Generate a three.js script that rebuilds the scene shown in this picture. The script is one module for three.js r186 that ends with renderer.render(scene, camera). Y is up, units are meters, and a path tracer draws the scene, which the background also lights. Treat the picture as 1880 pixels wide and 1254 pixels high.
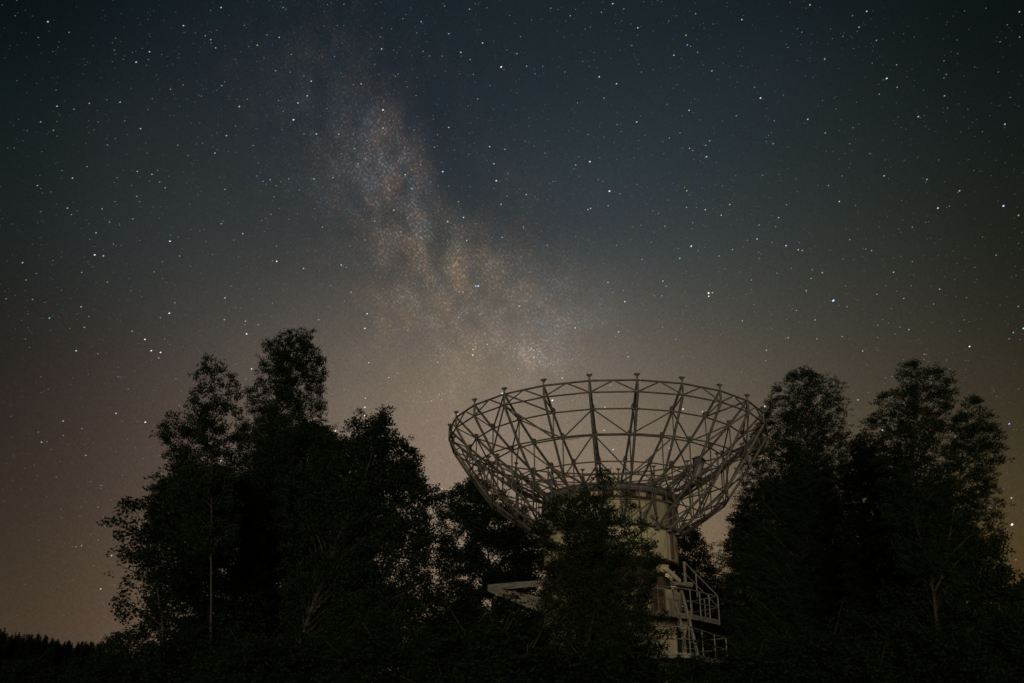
import * as THREE from 'three';

// ------------------------------------------------------------------ camera, sky, light, exposure
const W = 1880, H = 1254;
const scene = new THREE.Scene();
const camera = new THREE.PerspectiveCamera(37.84, W / H, 0.1, 4000);
camera.position.set(0, 1.6, 0);
camera.rotation.set(THREE.MathUtils.degToRad(22.417), 0, 0);
const renderer = new THREE.WebGLRenderer({ antialias: true });
renderer.setSize(W, H);
renderer.toneMapping = THREE.LinearToneMapping;
renderer.toneMappingExposure = 1;
renderer.shadowMap.enabled = true;

const glow = new THREE.DirectionalLight(new THREE.Color(1, 0.88, 0.66), 1.1);   // faint warm light of a settlement behind the photographer
glow.position.set(-7, 17, 70);
glow.target.position.set(3, 5, -40);
glow.castShadow = true;
glow.shadow.radius = 50;
Object.assign(glow.shadow.camera, { left: -70, right: 70, top: 60, bottom: -60, near: 1, far: 400 });
glow.shadow.mapSize.set(2048, 2048);
scene.add(glow, glow.target);

// ------------------------------------------------------------------ small tools
function rng(seed) {
  let s = seed >>> 0;
  return () => { s = (s + 0x6d2b79f5) | 0; let t = Math.imul(s ^ (s >>> 15), 1 | s); t = (t + Math.imul(t ^ (t >>> 7), 61 | t)) ^ t; return ((t ^ (t >>> 14)) >>> 0) / 4294967296; };
}
const V = (x, y, z) => new THREE.Vector3(x, y, z);
const rad = THREE.MathUtils.degToRad, lerp = THREE.MathUtils.lerp, clamp = THREE.MathUtils.clamp;
const hash = (x, y) => { let h = Math.imul(x | 0, 374761393) + Math.imul(y | 0, 668265263); h = Math.imul(h ^ (h >>> 13), 1274126177); return ((h ^ (h >>> 16)) >>> 0) / 4294967296; };
function noise2(x, y, period = 0) {
  const ix = Math.floor(x), iy = Math.floor(y), fx = x - ix, fy = y - iy, u = fx * fx * (3 - 2 * fx), v = fy * fy * (3 - 2 * fy);
  const w = (a, b) => (period ? hash(((a % period) + period) % period, ((b % period) + period) % period) : hash(a, b));
  return lerp(lerp(w(ix, iy), w(ix + 1, iy), u), lerp(w(ix, iy + 1), w(ix + 1, iy + 1), u), v);
}
const fbm = (x, y, n = 4, period = 0) => { let s = 0, a = 0.5, t = 0; for (let i = 0; i < n; i++) { s += a * noise2(x, y, period); t += a; a *= 0.5; x *= 2; y *= 2; period *= 2; } return s / t; };

// ------------------------------------------------------------------ the night sky: air glow, milky way, stars
// air glow by azimuth (-36 ... 36 degrees, step 6) and elevation (0 ... 48, step 4), linear values
const SKY = [
  [[0.0578, 0.0369, 0.0232], [0.0578, 0.0369, 0.0232], [0.0713, 0.0460, 0.0292], [0.1414, 0.0943, 0.0622], [0.1722, 0.1155, 0.0774], [0.1886, 0.1304, 0.0820], [0.1946, 0.1329, 0.0802], [0.1827, 0.1187, 0.0681], [0.1512, 0.0958, 0.0466], [0.1197, 0.0738, 0.0298], [0.0906, 0.0526, 0.0181], [0.0844, 0.0482, 0.0160], [0.0844, 0.0482, 0.0160]],
  [[0.0534, 0.0348, 0.0219], [0.0543, 0.0352, 0.0221], [0.0749, 0.0491, 0.0312], [0.1409, 0.0943, 0.0625], [0.1739, 0.1174, 0.0788], [0.1938, 0.1344, 0.0851], [0.1996, 0.1371, 0.0833], [0.1873, 0.1230, 0.0706], [0.1547, 0.0987, 0.0490], [0.1218, 0.0760, 0.0317], [0.0915, 0.0542, 0.0193], [0.0811, 0.0470, 0.0160], [0.0802, 0.0467, 0.0160]],
  [[0.0417, 0.0284, 0.0187], [0.0429, 0.0292, 0.0189], [0.0661, 0.0450, 0.0292], [0.1266, 0.0868, 0.0585], [0.1812, 0.1262, 0.0875], [0.2358, 0.1668, 0.1121], [0.2422, 0.1746, 0.1119], [0.2232, 0.1564, 0.0904], [0.1687, 0.1125, 0.0609], [0.1223, 0.0808, 0.0380], [0.0850, 0.0546, 0.0219], [0.0692, 0.0437, 0.0164], [0.0677, 0.0437, 0.0166]],
  [[0.0325, 0.0230, 0.0169], [0.0345, 0.0240, 0.0173], [0.0567, 0.0394, 0.0280], [0.1078, 0.0767, 0.0549], [0.1737, 0.1267, 0.0919], [0.2399, 0.1779, 0.1284], [0.2490, 0.1858, 0.1318], [0.2301, 0.1674, 0.1123], [0.1698, 0.1223, 0.0770], [0.1158, 0.0833, 0.0477], [0.0758, 0.0546, 0.0264], [0.0555, 0.0407, 0.0174], [0.0510, 0.0383, 0.0173]],
  [[0.0238, 0.0192, 0.0153], [0.0259, 0.0198, 0.0157], [0.0495, 0.0360, 0.0283], [0.0946, 0.0706, 0.0545], [0.1551, 0.1181, 0.0894], [0.2189, 0.1659, 0.1234], [0.2367, 0.1810, 0.1337], [0.2061, 0.1578, 0.1133], [0.1444, 0.1115, 0.0777], [0.0935, 0.0722, 0.0480], [0.0580, 0.0453, 0.0274], [0.0370, 0.0303, 0.0164], [0.0335, 0.0280, 0.0158]],
  [[0.0174, 0.0173, 0.0150], [0.0189, 0.0176, 0.0146], [0.0395, 0.0324, 0.0273], [0.0748, 0.0610, 0.0501], [0.1206, 0.0978, 0.0772], [0.1660, 0.1319, 0.1014], [0.1838, 0.1471, 0.1123], [0.1581, 0.1291, 0.0991], [0.1094, 0.0910, 0.0688], [0.0697, 0.0589, 0.0430], [0.0435, 0.0375, 0.0258], [0.0252, 0.0226, 0.0142], [0.0215, 0.0206, 0.0133]],
  [[0.0125, 0.0160, 0.0157], [0.0145, 0.0168, 0.0160], [0.0288, 0.0306, 0.0292], [0.0498, 0.0484, 0.0446], [0.0726, 0.0669, 0.0590], [0.0921, 0.0826, 0.0709], [0.1006, 0.0915, 0.0788], [0.0925, 0.0873, 0.0770], [0.0689, 0.0672, 0.0583], [0.0466, 0.0467, 0.0387], [0.0302, 0.0309, 0.0240], [0.0154, 0.0169, 0.0117], [0.0132, 0.0155, 0.0112]],
  [[0.0081, 0.0133, 0.0142], [0.0105, 0.0157, 0.0164], [0.0214, 0.0267, 0.0280], [0.0310, 0.0363, 0.0374], [0.0370, 0.0412, 0.0426], [0.0402, 0.0441, 0.0461], [0.0417, 0.0475, 0.0513], [0.0441, 0.0524, 0.0566], [0.0389, 0.0471, 0.0486], [0.0294, 0.0358, 0.0342], [0.0200, 0.0244, 0.0212], [0.0110, 0.0143, 0.0113], [0.0087, 0.0119, 0.0100]],
  [[0.0050, 0.0092, 0.0104], [0.0077, 0.0129, 0.0143], [0.0159, 0.0217, 0.0242], [0.0203, 0.0274, 0.0305], [0.0211, 0.0286, 0.0333], [0.0224, 0.0304, 0.0366], [0.0257, 0.0360, 0.0426], [0.0275, 0.0393, 0.0464], [0.0247, 0.0353, 0.0402], [0.0194, 0.0273, 0.0294], [0.0134, 0.0191, 0.0189], [0.0077, 0.0113, 0.0110], [0.0054, 0.0085, 0.0086]],
  [[0.0030, 0.0056, 0.0065], [0.0046, 0.0084, 0.0099], [0.0094, 0.0153, 0.0184], [0.0137, 0.0207, 0.0257], [0.0141, 0.0219, 0.0283], [0.0147, 0.0232, 0.0305], [0.0167, 0.0259, 0.0336], [0.0181, 0.0279, 0.0344], [0.0174, 0.0265, 0.0317], [0.0144, 0.0221, 0.0259], [0.0090, 0.0144, 0.0158], [0.0049, 0.0083, 0.0089], [0.0033, 0.0060, 0.0065]],
  [[0.0030, 0.0056, 0.0065], [0.0039, 0.0075, 0.0091], [0.0053, 0.0109, 0.0140], [0.0070, 0.0144, 0.0193], [0.0084, 0.0163, 0.0222], [0.0100, 0.0181, 0.0242], [0.0121, 0.0201, 0.0255], [0.0123, 0.0203, 0.0254], [0.0112, 0.0186, 0.0229], [0.0091, 0.0152, 0.0184], [0.0064, 0.0110, 0.0127], [0.0044, 0.0078, 0.0086], [0.0033, 0.0060, 0.0065]],
  [[0.0030, 0.0056, 0.0065], [0.0041, 0.0081, 0.0100], [0.0055, 0.0113, 0.0147], [0.0071, 0.0146, 0.0196], [0.0077, 0.0156, 0.0214], [0.0090, 0.0169, 0.0225], [0.0110, 0.0185, 0.0232], [0.0110, 0.0185, 0.0232], [0.0104, 0.0175, 0.0218], [0.0093, 0.0154, 0.0188], [0.0068, 0.0116, 0.0134], [0.0047, 0.0083, 0.0092], [0.0033, 0.0060, 0.0065]],
  [[0.0032, 0.0059, 0.0069], [0.0044, 0.0088, 0.0110], [0.0058, 0.0119, 0.0155], [0.0071, 0.0147, 0.0198], [0.0078, 0.0156, 0.0215], [0.0091, 0.0169, 0.0226], [0.0110, 0.0185, 0.0232], [0.0110, 0.0185, 0.0232], [0.0105, 0.0177, 0.0220], [0.0094, 0.0157, 0.0192], [0.0072, 0.0122, 0.0143], [0.0051, 0.0089, 0.0100], [0.0035, 0.0063, 0.0068]]];
// star clouds, nebulae and dust of the milky way: azimuth, elevation, two widths, tilt, strength
const CLOUDS = [
  [-8.65, 31.35, 5.30, 10.13, -33, 0.0100, 0.0075, 0.0065],
  [-7.95, 32.76, 1.55, 2.63, -25, 0.0330, 0.0260, 0.0250],
  [-9.89, 31.26, 1.94, 2.87, -25, 0.0110, 0.0115, 0.0130],
  [-6.93, 29.31, 2.12, 3.21, -35, 0.0340, 0.0240, 0.0170],
  [-3.14, 26.67, 2.29, 2.70, -40, 0.0420, 0.0300, 0.0170],
  [0.68, 23.26, 2.82, 3.21, -30, 0.0220, 0.0210, 0.0200],
  [2.41, 24.50, 2.12, 2.03, 0, 0.0060, 0.0090, 0.0100],
  [1.41, 21.53, 1.41, 0.61, 28, 0.0300, 0.0310, 0.0360],
  [-2.06, 24.50, 6.00, 7.09, -35, 0.0120, 0.0080, 0.0045],
  [-5.15, 24.43, 4.24, 3.38, -20, 0.0100, 0.0070, 0.0035],
  [-8.06, 21.81, 4.94, 3.71, 0, 0.0060, 0.0045, 0.0030],
  [-1.69, 21.69, 5.30, 3.21, -25, 0.0200, 0.0150, 0.0115],
  [-4.81, 24.44, 3.88, 3.71, -30, 0.0120, 0.0080, 0.0040],
  [4.07, 22.59, 3.18, 3.04, 0, 0.0060, 0.0060, 0.0060],
  [0.70, 26.54, 0.25, 0.20, 0, 0.0500, 0.0280, 0.0420],
  [0.10, 24.05, 0.32, 0.20, 0, 0.0400, 0.0240, 0.0320],
  [-11.66, 38.77, 1.77, 2.03, -30, 0.0055, 0.0035, 0.0030],
  [-11.66, 33.21, 2.82, 3.71, -30, 0.0040, 0.0045, 0.0060],
  [-4.32, 30.65, 1.77, 2.53, -38, -0.0200, -0.0140, -0.0090],
  [-1.43, 29.48, 2.12, 2.03, -35, -0.0080, -0.0060, -0.0040],
  [-5.59, 34.98, 1.41, 2.03, -10, -0.0060, -0.0060, -0.0050],
  [-9.68, 35.47, 1.06, 1.01, -30, -0.0030, -0.0050, -0.0060]];
// bright stars: azimuth, elevation, size, tint
const STARS = '-30.15 36.17 4 0 ; -30.48 35.28 2 0 ; -26.15 35.74 2 0 ; -24.77 35.43 4 0 ; -20.13 39.17 3 2 ; -22.31 37.83 3 2 ; -20.12 37.09 3 0 ; -20.87 37.58 2 3 ; -16.95 38.28 2 1 ; -22.49 34.48 2 3 ; -28.69 32.23 3 1 ; -23.86 32.13 3 1 ; -18.72 32.66 3 1 ; -22.78 29.89 3 0 ; -14.64 34.08 5 0 ; -14.46 35.01 3 2 ; -13.90 35.46 3 1 ; -13.08 33.49 3 2 ; -11.63 33.63 3 1 ; -15.72 30.67 3 0 ; -13.88 33.40 2 4 ; -27.06 27.25 3 0 ; -26.79 26.96 2 3 ; -23.44 27.37 2 2 ; -16.12 36.51 2 2 ; -12.19 28.42 2 2 ; -22.28 29.57 2 1 ; -17.00 32.38 2 1 ; -18.40 29.78 2 2 ; -15.21 37.50 2 0 ; -12.33 37.73 2 0 ; -9.30 39.04 2 0 ; -6.49 40.03 3 0 ; -4.50 39.50 3 0 ; -2.09 39.08 3 2 ; -3.61 38.55 3 2 ; -0.76 37.82 5 5 ; 6.07 37.14 4 0 ; 7.24 36.70 3 2 ; 7.25 40.92 3 2 ; 8.92 39.55 3 2 ; 4.18 40.45 2 2 ; -3.06 40.82 3 0 ; -8.81 35.18 4 2 ; -8.74 34.20 3 2 ; -10.39 36.46 3 1 ; -4.62 32.01 4 5 ; -7.10 31.72 3 2 ; -6.63 30.98 3 0 ; -1.05 31.58 4 2 ; 6.44 30.84 5 5 ; 5.22 32.54 4 2 ; 4.27 32.39 3 0 ; -3.18 29.48 4 0 ; -4.20 29.21 3 2 ; -0.72 30.26 3 1 ; 8.47 34.55 3 2 ; 6.34 35.98 2 2 ; -4.31 34.47 3 1 ; -1.51 33.48 3 2 ; -7.73 29.70 3 2 ; -9.05 29.92 2 0 ; 0.94 30.81 3 1 ; -6.12 32.34 2 2 ; -9.74 33.44 2 1 ; 20.60 39.22 3 2 ; 16.06 39.20 3 2 ; 24.04 38.20 3 2 ; 23.14 38.17 2 0 ; 23.42 37.52 3 0 ; 16.70 34.98 4 2 ; 24.54 34.63 4 2 ; 12.88 32.26 4 0 ; 20.67 28.78 3 2 ; 26.08 27.45 4 1 ; 29.48 26.84 5 6 ; 25.94 32.33 3 2 ; 19.48 33.42 3 2 ; 30.46 30.85 3 2 ; 13.48 28.96 3 1 ; 12.52 29.36 3 2 ; 17.54 29.06 2 1 ; 12.99 39.90 2 2 ; 32.24 34.80 2 2 ; -21.18 26.53 4 2 ; -25.17 25.12 4 2 ; -24.70 25.15 3 2 ; -14.80 26.24 4 2 ; -17.61 23.89 3 3 ; -20.63 22.66 4 2 ; -26.89 21.44 3 1 ; -25.24 19.97 4 0 ; -21.75 21.08 4 2 ; -21.31 20.52 4 2 ; -20.80 20.49 4 2 ; -16.12 22.04 4 2 ; -15.62 20.14 4 1 ; -17.49 22.69 3 0 ; -11.96 23.21 3 0 ; -22.66 16.96 3 2 ; -21.07 16.67 4 2 ; -10.86 26.41 3 0 ; -10.51 26.28 2 2 ; -15.51 22.62 2 3 ; -11.87 17.53 3 1 ; -10.47 17.02 4 2 ; -2.15 25.59 5 0 ; -2.32 25.59 4 0 ; -3.35 25.23 3 0 ; -3.11 25.23 3 4 ; -9.04 23.75 4 1 ; -9.12 22.91 4 1 ; -2.42 21.62 4 1 ; 0.48 24.45 3 2 ; 9.54 25.58 3 1 ; 7.10 24.54 4 0 ; 7.14 21.39 3 0 ; 10.68 26.79 3 1 ; -0.64 28.38 3 0 ; 3.95 23.15 3 2 ; -8.84 18.43 4 2 ; -8.84 17.96 4 2 ; -1.52 22.25 3 1 ; 3.07 20.29 3 2 ; 2.45 19.02 5 2 ; -10.82 26.38 3 0 ; 6.00 19.81 2 2 ; 11.45 27.41 5 0 ; 17.21 26.84 4 0 ; 19.54 23.50 6 0 ; 12.29 24.69 5 2 ; 12.28 24.51 4 2 ; 15.53 27.41 3 2 ; 24.53 26.73 2 1 ; 25.39 23.24 3 0 ; 26.37 20.02 4 2 ; 16.72 21.77 3 0 ; 15.39 21.20 3 0 ; 22.14 19.02 2 0 ; 19.76 21.49 2 2 ; 27.57 15.79 4 0 ; 18.44 24.87 2 2 ; 18.07 24.26 2 2 ; 29.18 20.49 4 1 ; 10.24 18.26 4 2 ; 17.37 23.22 2 2 ; 24.94 22.52 2 1 ; 26.78 10.75 6 3 ; 26.99 12.07 3 2 ; 15.15 14.35 5 1 ; -22.05 7.86 3 3 ; -21.77 9.57 3 2 ; 6.01 16.15 4 0 ; 5.51 17.25 3 2 ; 18.34 21.53 2 2 ; 11.37 18.05 3 2 ; -3.29 18.23 3 2 ; -5.11 18.87 2 2 ; 12.17 17.72 3 2 ; 14.96 18.10 4 2 ; -0.60 19.44 4 2 ; -7.37 12.73 3 0 ; 7.47 17.19 2 2 ; 13.12 26.71 2 2 ; -25.69 24.09 2 3 ; -20.51 25.82 2 2 ; -24.25 23.81 2 3 ; -27.91 22.24 2 2 ; 22.08 25.88 2 2 ; 20.95 26.65 2 2 ; 30.40 24.87 2 2 ; -28.43 23.17 2 2 ; 22.01 23.51 2 2'.split(';').map((s) => s.trim().split(' ').map(Number));
const TINTS = [[0.42, 0.64, 1], [0.45, 0.92, 1], [1, 1, 0.97], [1, 0.9, 0.62], [1, 0.66, 0.26], [1, 0.72, 0.88], [0.72, 0.62, 1]];

const bandMap = new Float32Array(4096 * 1024);                       // how bright the milky way is in each direction
function nightSky() {
  const w = 4096, h = 2048, data = new Float32Array(w * h * 4), fine = new Float32Array(w * (h / 2) * 3), rows = SKY.length, cols = SKY[0].length;
  const cubic = (a, b, c, d, t) => b + 0.5 * t * (c - a + t * (2 * a - 5 * b + 4 * c - d + t * (3 * (b - c) + d - a)));
  const cell = (r, c, k) => SKY[clamp(r, 0, rows - 1)][clamp(c, 0, cols - 1)][k];
  const air = (az, el, k) => {
    const fx = clamp((az + 36) / 6, 0, cols - 1 - 1e-6), fy = clamp(el / 4, 0, rows - 1 - 1e-6), c = Math.floor(fx), r = Math.floor(fy), u = fx - c, v = fy - r, q = [];
    for (let j = -1; j < 3; j++) q.push(cubic(cell(r + j, c - 1, k), cell(r + j, c, k), cell(r + j, c + 1, k), cell(r + j, c + 2, k), u));
    return Math.max(0.0005, cubic(...q, v));
  };
  const clouds = CLOUDS.map(([az, el, sx, sy, rot, ...rgb]) => ({ az, el, sx, sy, c: Math.cos(rad(rot)), s: Math.sin(rad(rot)), rgb }));
  for (let row = h / 2; row < h; row++) {
    const el = ((row + 0.5) / h - 0.5) * 180, ce = Math.cos(rad(el));
    for (let col = 0; col < w; col++) {
      const round = ((col + 0.5) / w - 0.5) * 2 * Math.PI, az = (Math.atan2(Math.cos(round), -Math.sin(round)) * 180) / Math.PI, o = (row * w + col) * 4;
      const out = clamp((Math.abs(az) - 36) / 70, 0, 1), mix = out * out * (3 - 2 * out) * 0.5;
      const v = [0, 1, 2].map((k) => (mix > 0 ? lerp(air(az, el, k), air(-az, el, k), mix) : air(az, el, k)));
      if (az > -30 && az < 25 && el > 8 && el < 50) {
        const a = [0, 0, 0];
        for (const n of clouds) {
          const dx = (az - n.az) * ce, dy = el - n.el, x = (dx * n.c - dy * n.s) / n.sx, y = (dx * n.s + dy * n.c) / n.sy, d = x * x + y * y;
          if (d < 9) { const g = Math.exp(-d * 0.9); for (let k = 0; k < 3; k++) a[k] += n.rgb[k] * g; }
        }
        const rough = Math.max(0.15, 0.3 + 1.9 * (fbm(az * 0.85 + 40, el * 0.85 + 9, 6) - 0.16)), warm = fbm(az * 0.9 + 7, el * 0.9 + 70, 3) - 0.5;
        const along = (az + 3.2) * -0.53 + (el - 26) * 0.85, across = (az + 3.2) * 0.85 + (el - 26) * 0.53, bend = fbm(along * 0.25 + 3, across * 0.25 + 8, 2) * 5, dust = fbm(along * 0.45 + 31, (across + bend * 0.5) * 0.9 + 12, 6), lane = clamp((dust - 0.46) / 0.22, 0, 1);
        for (let k = 0; k < 3; k++) a[k] = a[k] > 0 ? a[k] * (1 - 0.38 * lane * lane * (3 - 2 * lane)) : a[k];
        const fq = ((row - h / 2) * w + col) * 3, dots = Math.pow(hash(col * 3 + 17, row * 5 + 3), 6) * 3.2 - 0.45;
        bandMap[(row - h / 2) * w + col] = Math.max(0, a[1] * rough);
        for (let k = 0; k < 3; k++) { const add = a[k] * rough * (1 + warm * [0.6, 0, -0.6][k]); v[k] = Math.max(v[k] * 0.55, v[k] + add); if (add > 0) fine[fq + k] += add * (dots * 0.5 + 0.3 * (hash(col + 7 * k, row + 91) - 0.5)); }
      }
      const grain = hash(col + 991, row + 77) - 0.5, f = ((row - h / 2) * w + col) * 3;      // unresolved stars
      for (let k = 0; k < 3; k++) { data[o + k] = v[k]; fine[f + k] += v[k] * (0.13 * grain + 0.1 * (hash(col + 31 * k, row + 57 * k + 5) - 0.5)); }
      data[o + 3] = 1;
    }
  }
  const star = (az, el, amp, sigma, tint) => {
    const x = (((Math.atan2(-Math.cos(rad(az)), Math.sin(rad(az))) / (2 * Math.PI) + 0.5) * w) % w + w) % w - 0.5, y = (el / 180 + 0.5) * h - 0.5, wide = 1 / Math.cos(rad(el)), reach = Math.ceil(sigma * 3.2 * wide);
    for (let j = Math.floor(y) - reach; j <= Math.floor(y) + reach + 1; j++) {
      for (let i = Math.floor(x) - reach; i <= Math.floor(x) + reach + 1; i++) {
        if (j <= h / 2 || j >= h) continue;
        const dx = (i - x) / wide, dy = j - y, a = (dx * 0.82 + dy * 0.57) * 0.8, b = dx * -0.57 + dy * 0.82, g = amp * Math.exp(-(a * a + b * b) / (2 * sigma * sigma)), o = ((j - h / 2) * w + ((i + w) % w)) * 3;
        for (let k = 0; k < 3; k++) fine[o + k] += g * tint[k];
      }
    }
  };
  // the renderer smooths the sky between its pixels; undo that for the stars, so that they stay points
  const z = Math.sqrt(3) - 2, sharpen = (start, step, n) => {
    for (let i = 1, q = start + step; i < n; i++, q += step) fine[q] += z * fine[q - step];
    for (let i = n - 2, q = start + (n - 2) * step; i >= 0; i--, q -= step) fine[q] = z * (fine[q + step] - fine[q]);
    for (let i = 0, q = start; i < n; i++, q += step) fine[q] *= 6;
    fine[start + (n - 1) * step] = 0;
  };
  for (let k = 0; k < 3; k++) { for (let j = 0; j < h / 2; j++) sharpen(j * w * 3 + k, 3, w); for (let i = 0; i < w; i++) sharpen(i * 3 + k, w * 3, h / 2); }
  for (let j = 0, n = w * (h / 2); j < n; j++) for (let k = 0; k < 3; k++) data[(j + n) * 4 + k] = Math.max(data[(j + n) * 4 + k] + fine[j * 3 + k], -0.2);
  const t = new THREE.DataTexture(data, w, h, THREE.RGBAFormat, THREE.FloatType);
  t.mapping = THREE.EquirectangularReflectionMapping;
  t.magFilter = THREE.LinearFilter;
  t.needsUpdate = true;
  return t;
}
const sky = nightSky();
scene.background = scene.environment = sky;

// the stars: small glowing bodies a long way off, drawn out a little by the turning of the sky
function starField() {
  const far = 3000, pixel = far / 1829 * 1.84, R = rng(20), places = [], tones = [], m = new THREE.Matrix4(), x = V(0, 0, 0), y = V(0, 0, 0), z = V(0, 0, 0), c = new THREE.Color();
  const put = (az, el, amp, size, tint) => {
    const a = rad(az), e = rad(el), ax = 0.85, ay = 0.53;
    z.set(Math.sin(a) * Math.cos(e), Math.sin(e), -Math.cos(a) * Math.cos(e)); x.set(Math.cos(a), 0, Math.sin(a)); y.crossVectors(x, z).normalize();
    const u = x.clone().multiplyScalar(ax).addScaledVector(y, ay), v = z.clone().cross(u), r = size * pixel;
    places.push(m.clone().makeBasis(u.multiplyScalar(r * 1.3), v.multiplyScalar(r * 0.85), z.clone().multiplyScalar(r)).setPosition(z.clone().multiplyScalar(far).add(V(0, 1.6, 0))));
    const px = Math.floor(((Math.atan2(z.z, z.x) / (2 * Math.PI) + 0.5) * 4096 + 4096) % 4096), py = Math.min(2047, Math.floor((e / Math.PI + 0.5) * 2048)), air = [0, 1, 2].map((k) => Math.max(0, sky.image.data[(py * 4096 + px) * 4 + k]));   // the air in front of the star glows too
    tones.push(c.clone().setRGB(air[0] + amp * tint[0], air[1] + amp * tint[1], air[2] + amp * tint[2]));
  };
  const pick = () => { const q = R(); return TINTS[q < 0.26 ? 0 : q < 0.44 ? 1 : q < 0.68 ? 2 : q < 0.86 ? 3 : q < 0.95 ? 4 : 2]; };
  for (let n = 0; n < 75000; n++) {
    const el = (Math.asin(R()) * 180) / Math.PI, az = R() * 360 - 180, off = (az + 3.2) * 0.82 + (el - 26) * 0.52, keep = Math.abs(az) < 60 ? 0.62 + 0.38 * Math.exp(-((off / 14) ** 2)) : 0.25;
    const amp = Math.min(0.55, 0.036 * Math.pow(R() + 0.012, -0.72)) * clamp((el - 2) / 11, 0.25, 1), tint = pick();
    if (R() < keep && el > 2) put(az, el, amp, 0.42 + 0.25 * amp, tint);
  }
  for (let n = 0; n < 9000; n++) {
    const along = R() * 34 - 18, g = (R() + R() + R() - 1.5) * 8, el = 26 + along * 0.78 + g * 0.42, az = -3.2 - along * 0.5 + g * 0.85, tint = pick();
    const at = Math.floor((el / 180) * 2048) * 4096 + Math.floor(((az + 270) / 360 % 1) * 4096), q = R();
    if (el > 11 && el < 60 && q < bandMap[at] / 0.02) put(az, el, 0.04 + 0.3 * R() ** 3, 0.4, tint);
  }
  for (let n = 0; n < 70; n++) { const s = (R() + R() - 1) * 1.4; put(1.3 + s + (R() - 0.5) * 0.6, 21.7 - s * 0.5 + (R() + R() - 1) * 0.5, 0.08 + 0.4 * R() ** 2, 0.42, TINTS[R() < 0.6 ? 1 : 2]); }
  for (const [az, el, size, tint] of STARS) put(az, el, [0, 0, 0.3, 0.6, 1, 1.3, 1.7][size], [0, 0, 0.5, 0.56, 0.62, 0.72, 0.85][size], TINTS[tint]);
  const f = new THREE.InstancedMesh(new THREE.IcosahedronGeometry(1, 1), new THREE.MeshBasicMaterial({ color: 0xffffff }), places.length);
  places.forEach((p, n) => { f.setMatrixAt(n, p); f.setColorAt(n, tones[n]); });
  f.name = 'starlight'; f.userData = { kind: 'stuff', label: 'countless small stars scattered over the whole night sky', category: 'stars' };
  scene.add(f);
}

// ------------------------------------------------------------------ textures and materials
function texture(size, at) {
  const d = new Uint8Array(size * size * 4);
  for (let y = 0; y < size; y++) for (let x = 0; x < size; x++) { const c = at(x / size, y / size), o = (y * size + x) * 4; for (let k = 0; k < 3; k++) d[o + k] = clamp(Math.round(255 * Math.pow(clamp(c[k], 0, 1), 1 / 2.2)), 0, 255); d[o + 3] = 255; }
  const t = new THREE.DataTexture(d, size, size);
  t.colorSpace = THREE.SRGBColorSpace; t.wrapS = t.wrapT = THREE.RepeatWrapping; t.magFilter = THREE.LinearFilter; t.needsUpdate = true;
  return t;
}
const mixc = (a, b, t) => a.map((v, k) => lerp(v, b[k], clamp(t, 0, 1)));
const steelTex = texture(256, (u, v) => { const n = fbm(u * 16, v * 16, 4, 16), r = fbm(u * 8 + 3, v * 8 + 5, 4, 8); return mixc(mixc([0.3, 0.27, 0.21], [0.4, 0.36, 0.29], n * 1.6 - 0.3), [0.15, 0.075, 0.035], (r - 0.56) * 9); });
const wallTex = texture(512, (u, v) => {
  const streak = fbm(u * 64, v * 4 + 2, 3, 64), n = fbm(u * 12, v * 12, 5, 12), rust = fbm(u * 24 + 11, v * 3, 4, 24) * fbm(u * 6, v * 6 + 30, 3, 6);
  return mixc(mixc([0.52, 0.46, 0.29], [0.64, 0.58, 0.39], n * 1.5 - 0.2), [0.2, 0.11, 0.05], Math.max((streak - 0.66) * 5, (rust - 0.36) * 9));
});
const rustTex = texture(256, (u, v) => { const n = fbm(u * 12, v * 12, 5, 12); return mixc([0.07, 0.042, 0.028], [0.14, 0.088, 0.056], n * 1.8 - 0.4); });
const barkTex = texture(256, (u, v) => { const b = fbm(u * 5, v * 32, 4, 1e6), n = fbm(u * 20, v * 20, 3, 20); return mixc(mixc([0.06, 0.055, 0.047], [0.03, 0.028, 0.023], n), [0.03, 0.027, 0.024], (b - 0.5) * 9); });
const turfTex = texture(256, (u, v) => { const n = fbm(u * 20, v * 20, 4, 20); return mixc([0.035, 0.045, 0.018], [0.075, 0.075, 0.035], n * 1.7 - 0.4); });
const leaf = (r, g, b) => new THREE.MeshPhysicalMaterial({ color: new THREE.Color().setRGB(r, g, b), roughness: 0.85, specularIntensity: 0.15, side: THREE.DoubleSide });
const std = (o) => new THREE.MeshStandardMaterial({ roughness: 0.8, side: THREE.DoubleSide, ...o });
const M = {
  steel: std({ map: steelTex, color: new THREE.Color().setRGB(0.47, 0.485, 0.52), roughness: 0.62 }),
  wall: std({ map: wallTex, roughness: 0.75 }),
  rust: std({ map: rustTex, roughness: 0.9 }),
  roof: std({ color: new THREE.Color().setRGB(0.2, 0.2, 0.185), roughness: 0.8 }),
  rail: std({ map: steelTex, color: new THREE.Color().setRGB(0.66, 0.68, 0.73), roughness: 0.6 }),
  dark: std({ color: new THREE.Color().setRGB(0.02, 0.02, 0.02), roughness: 0.9 }),
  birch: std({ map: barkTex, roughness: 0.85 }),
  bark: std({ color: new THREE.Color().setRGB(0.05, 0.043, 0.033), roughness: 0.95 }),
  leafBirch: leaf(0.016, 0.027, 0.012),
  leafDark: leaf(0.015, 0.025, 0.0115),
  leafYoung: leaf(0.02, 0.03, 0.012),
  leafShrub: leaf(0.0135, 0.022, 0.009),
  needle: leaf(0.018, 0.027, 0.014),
  cabinet: std({ color: new THREE.Color().setRGB(0.3, 0.3, 0.28), roughness: 0.7 }),
  turf: std({ map: turfTex, roughness: 1 }),
};

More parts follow.
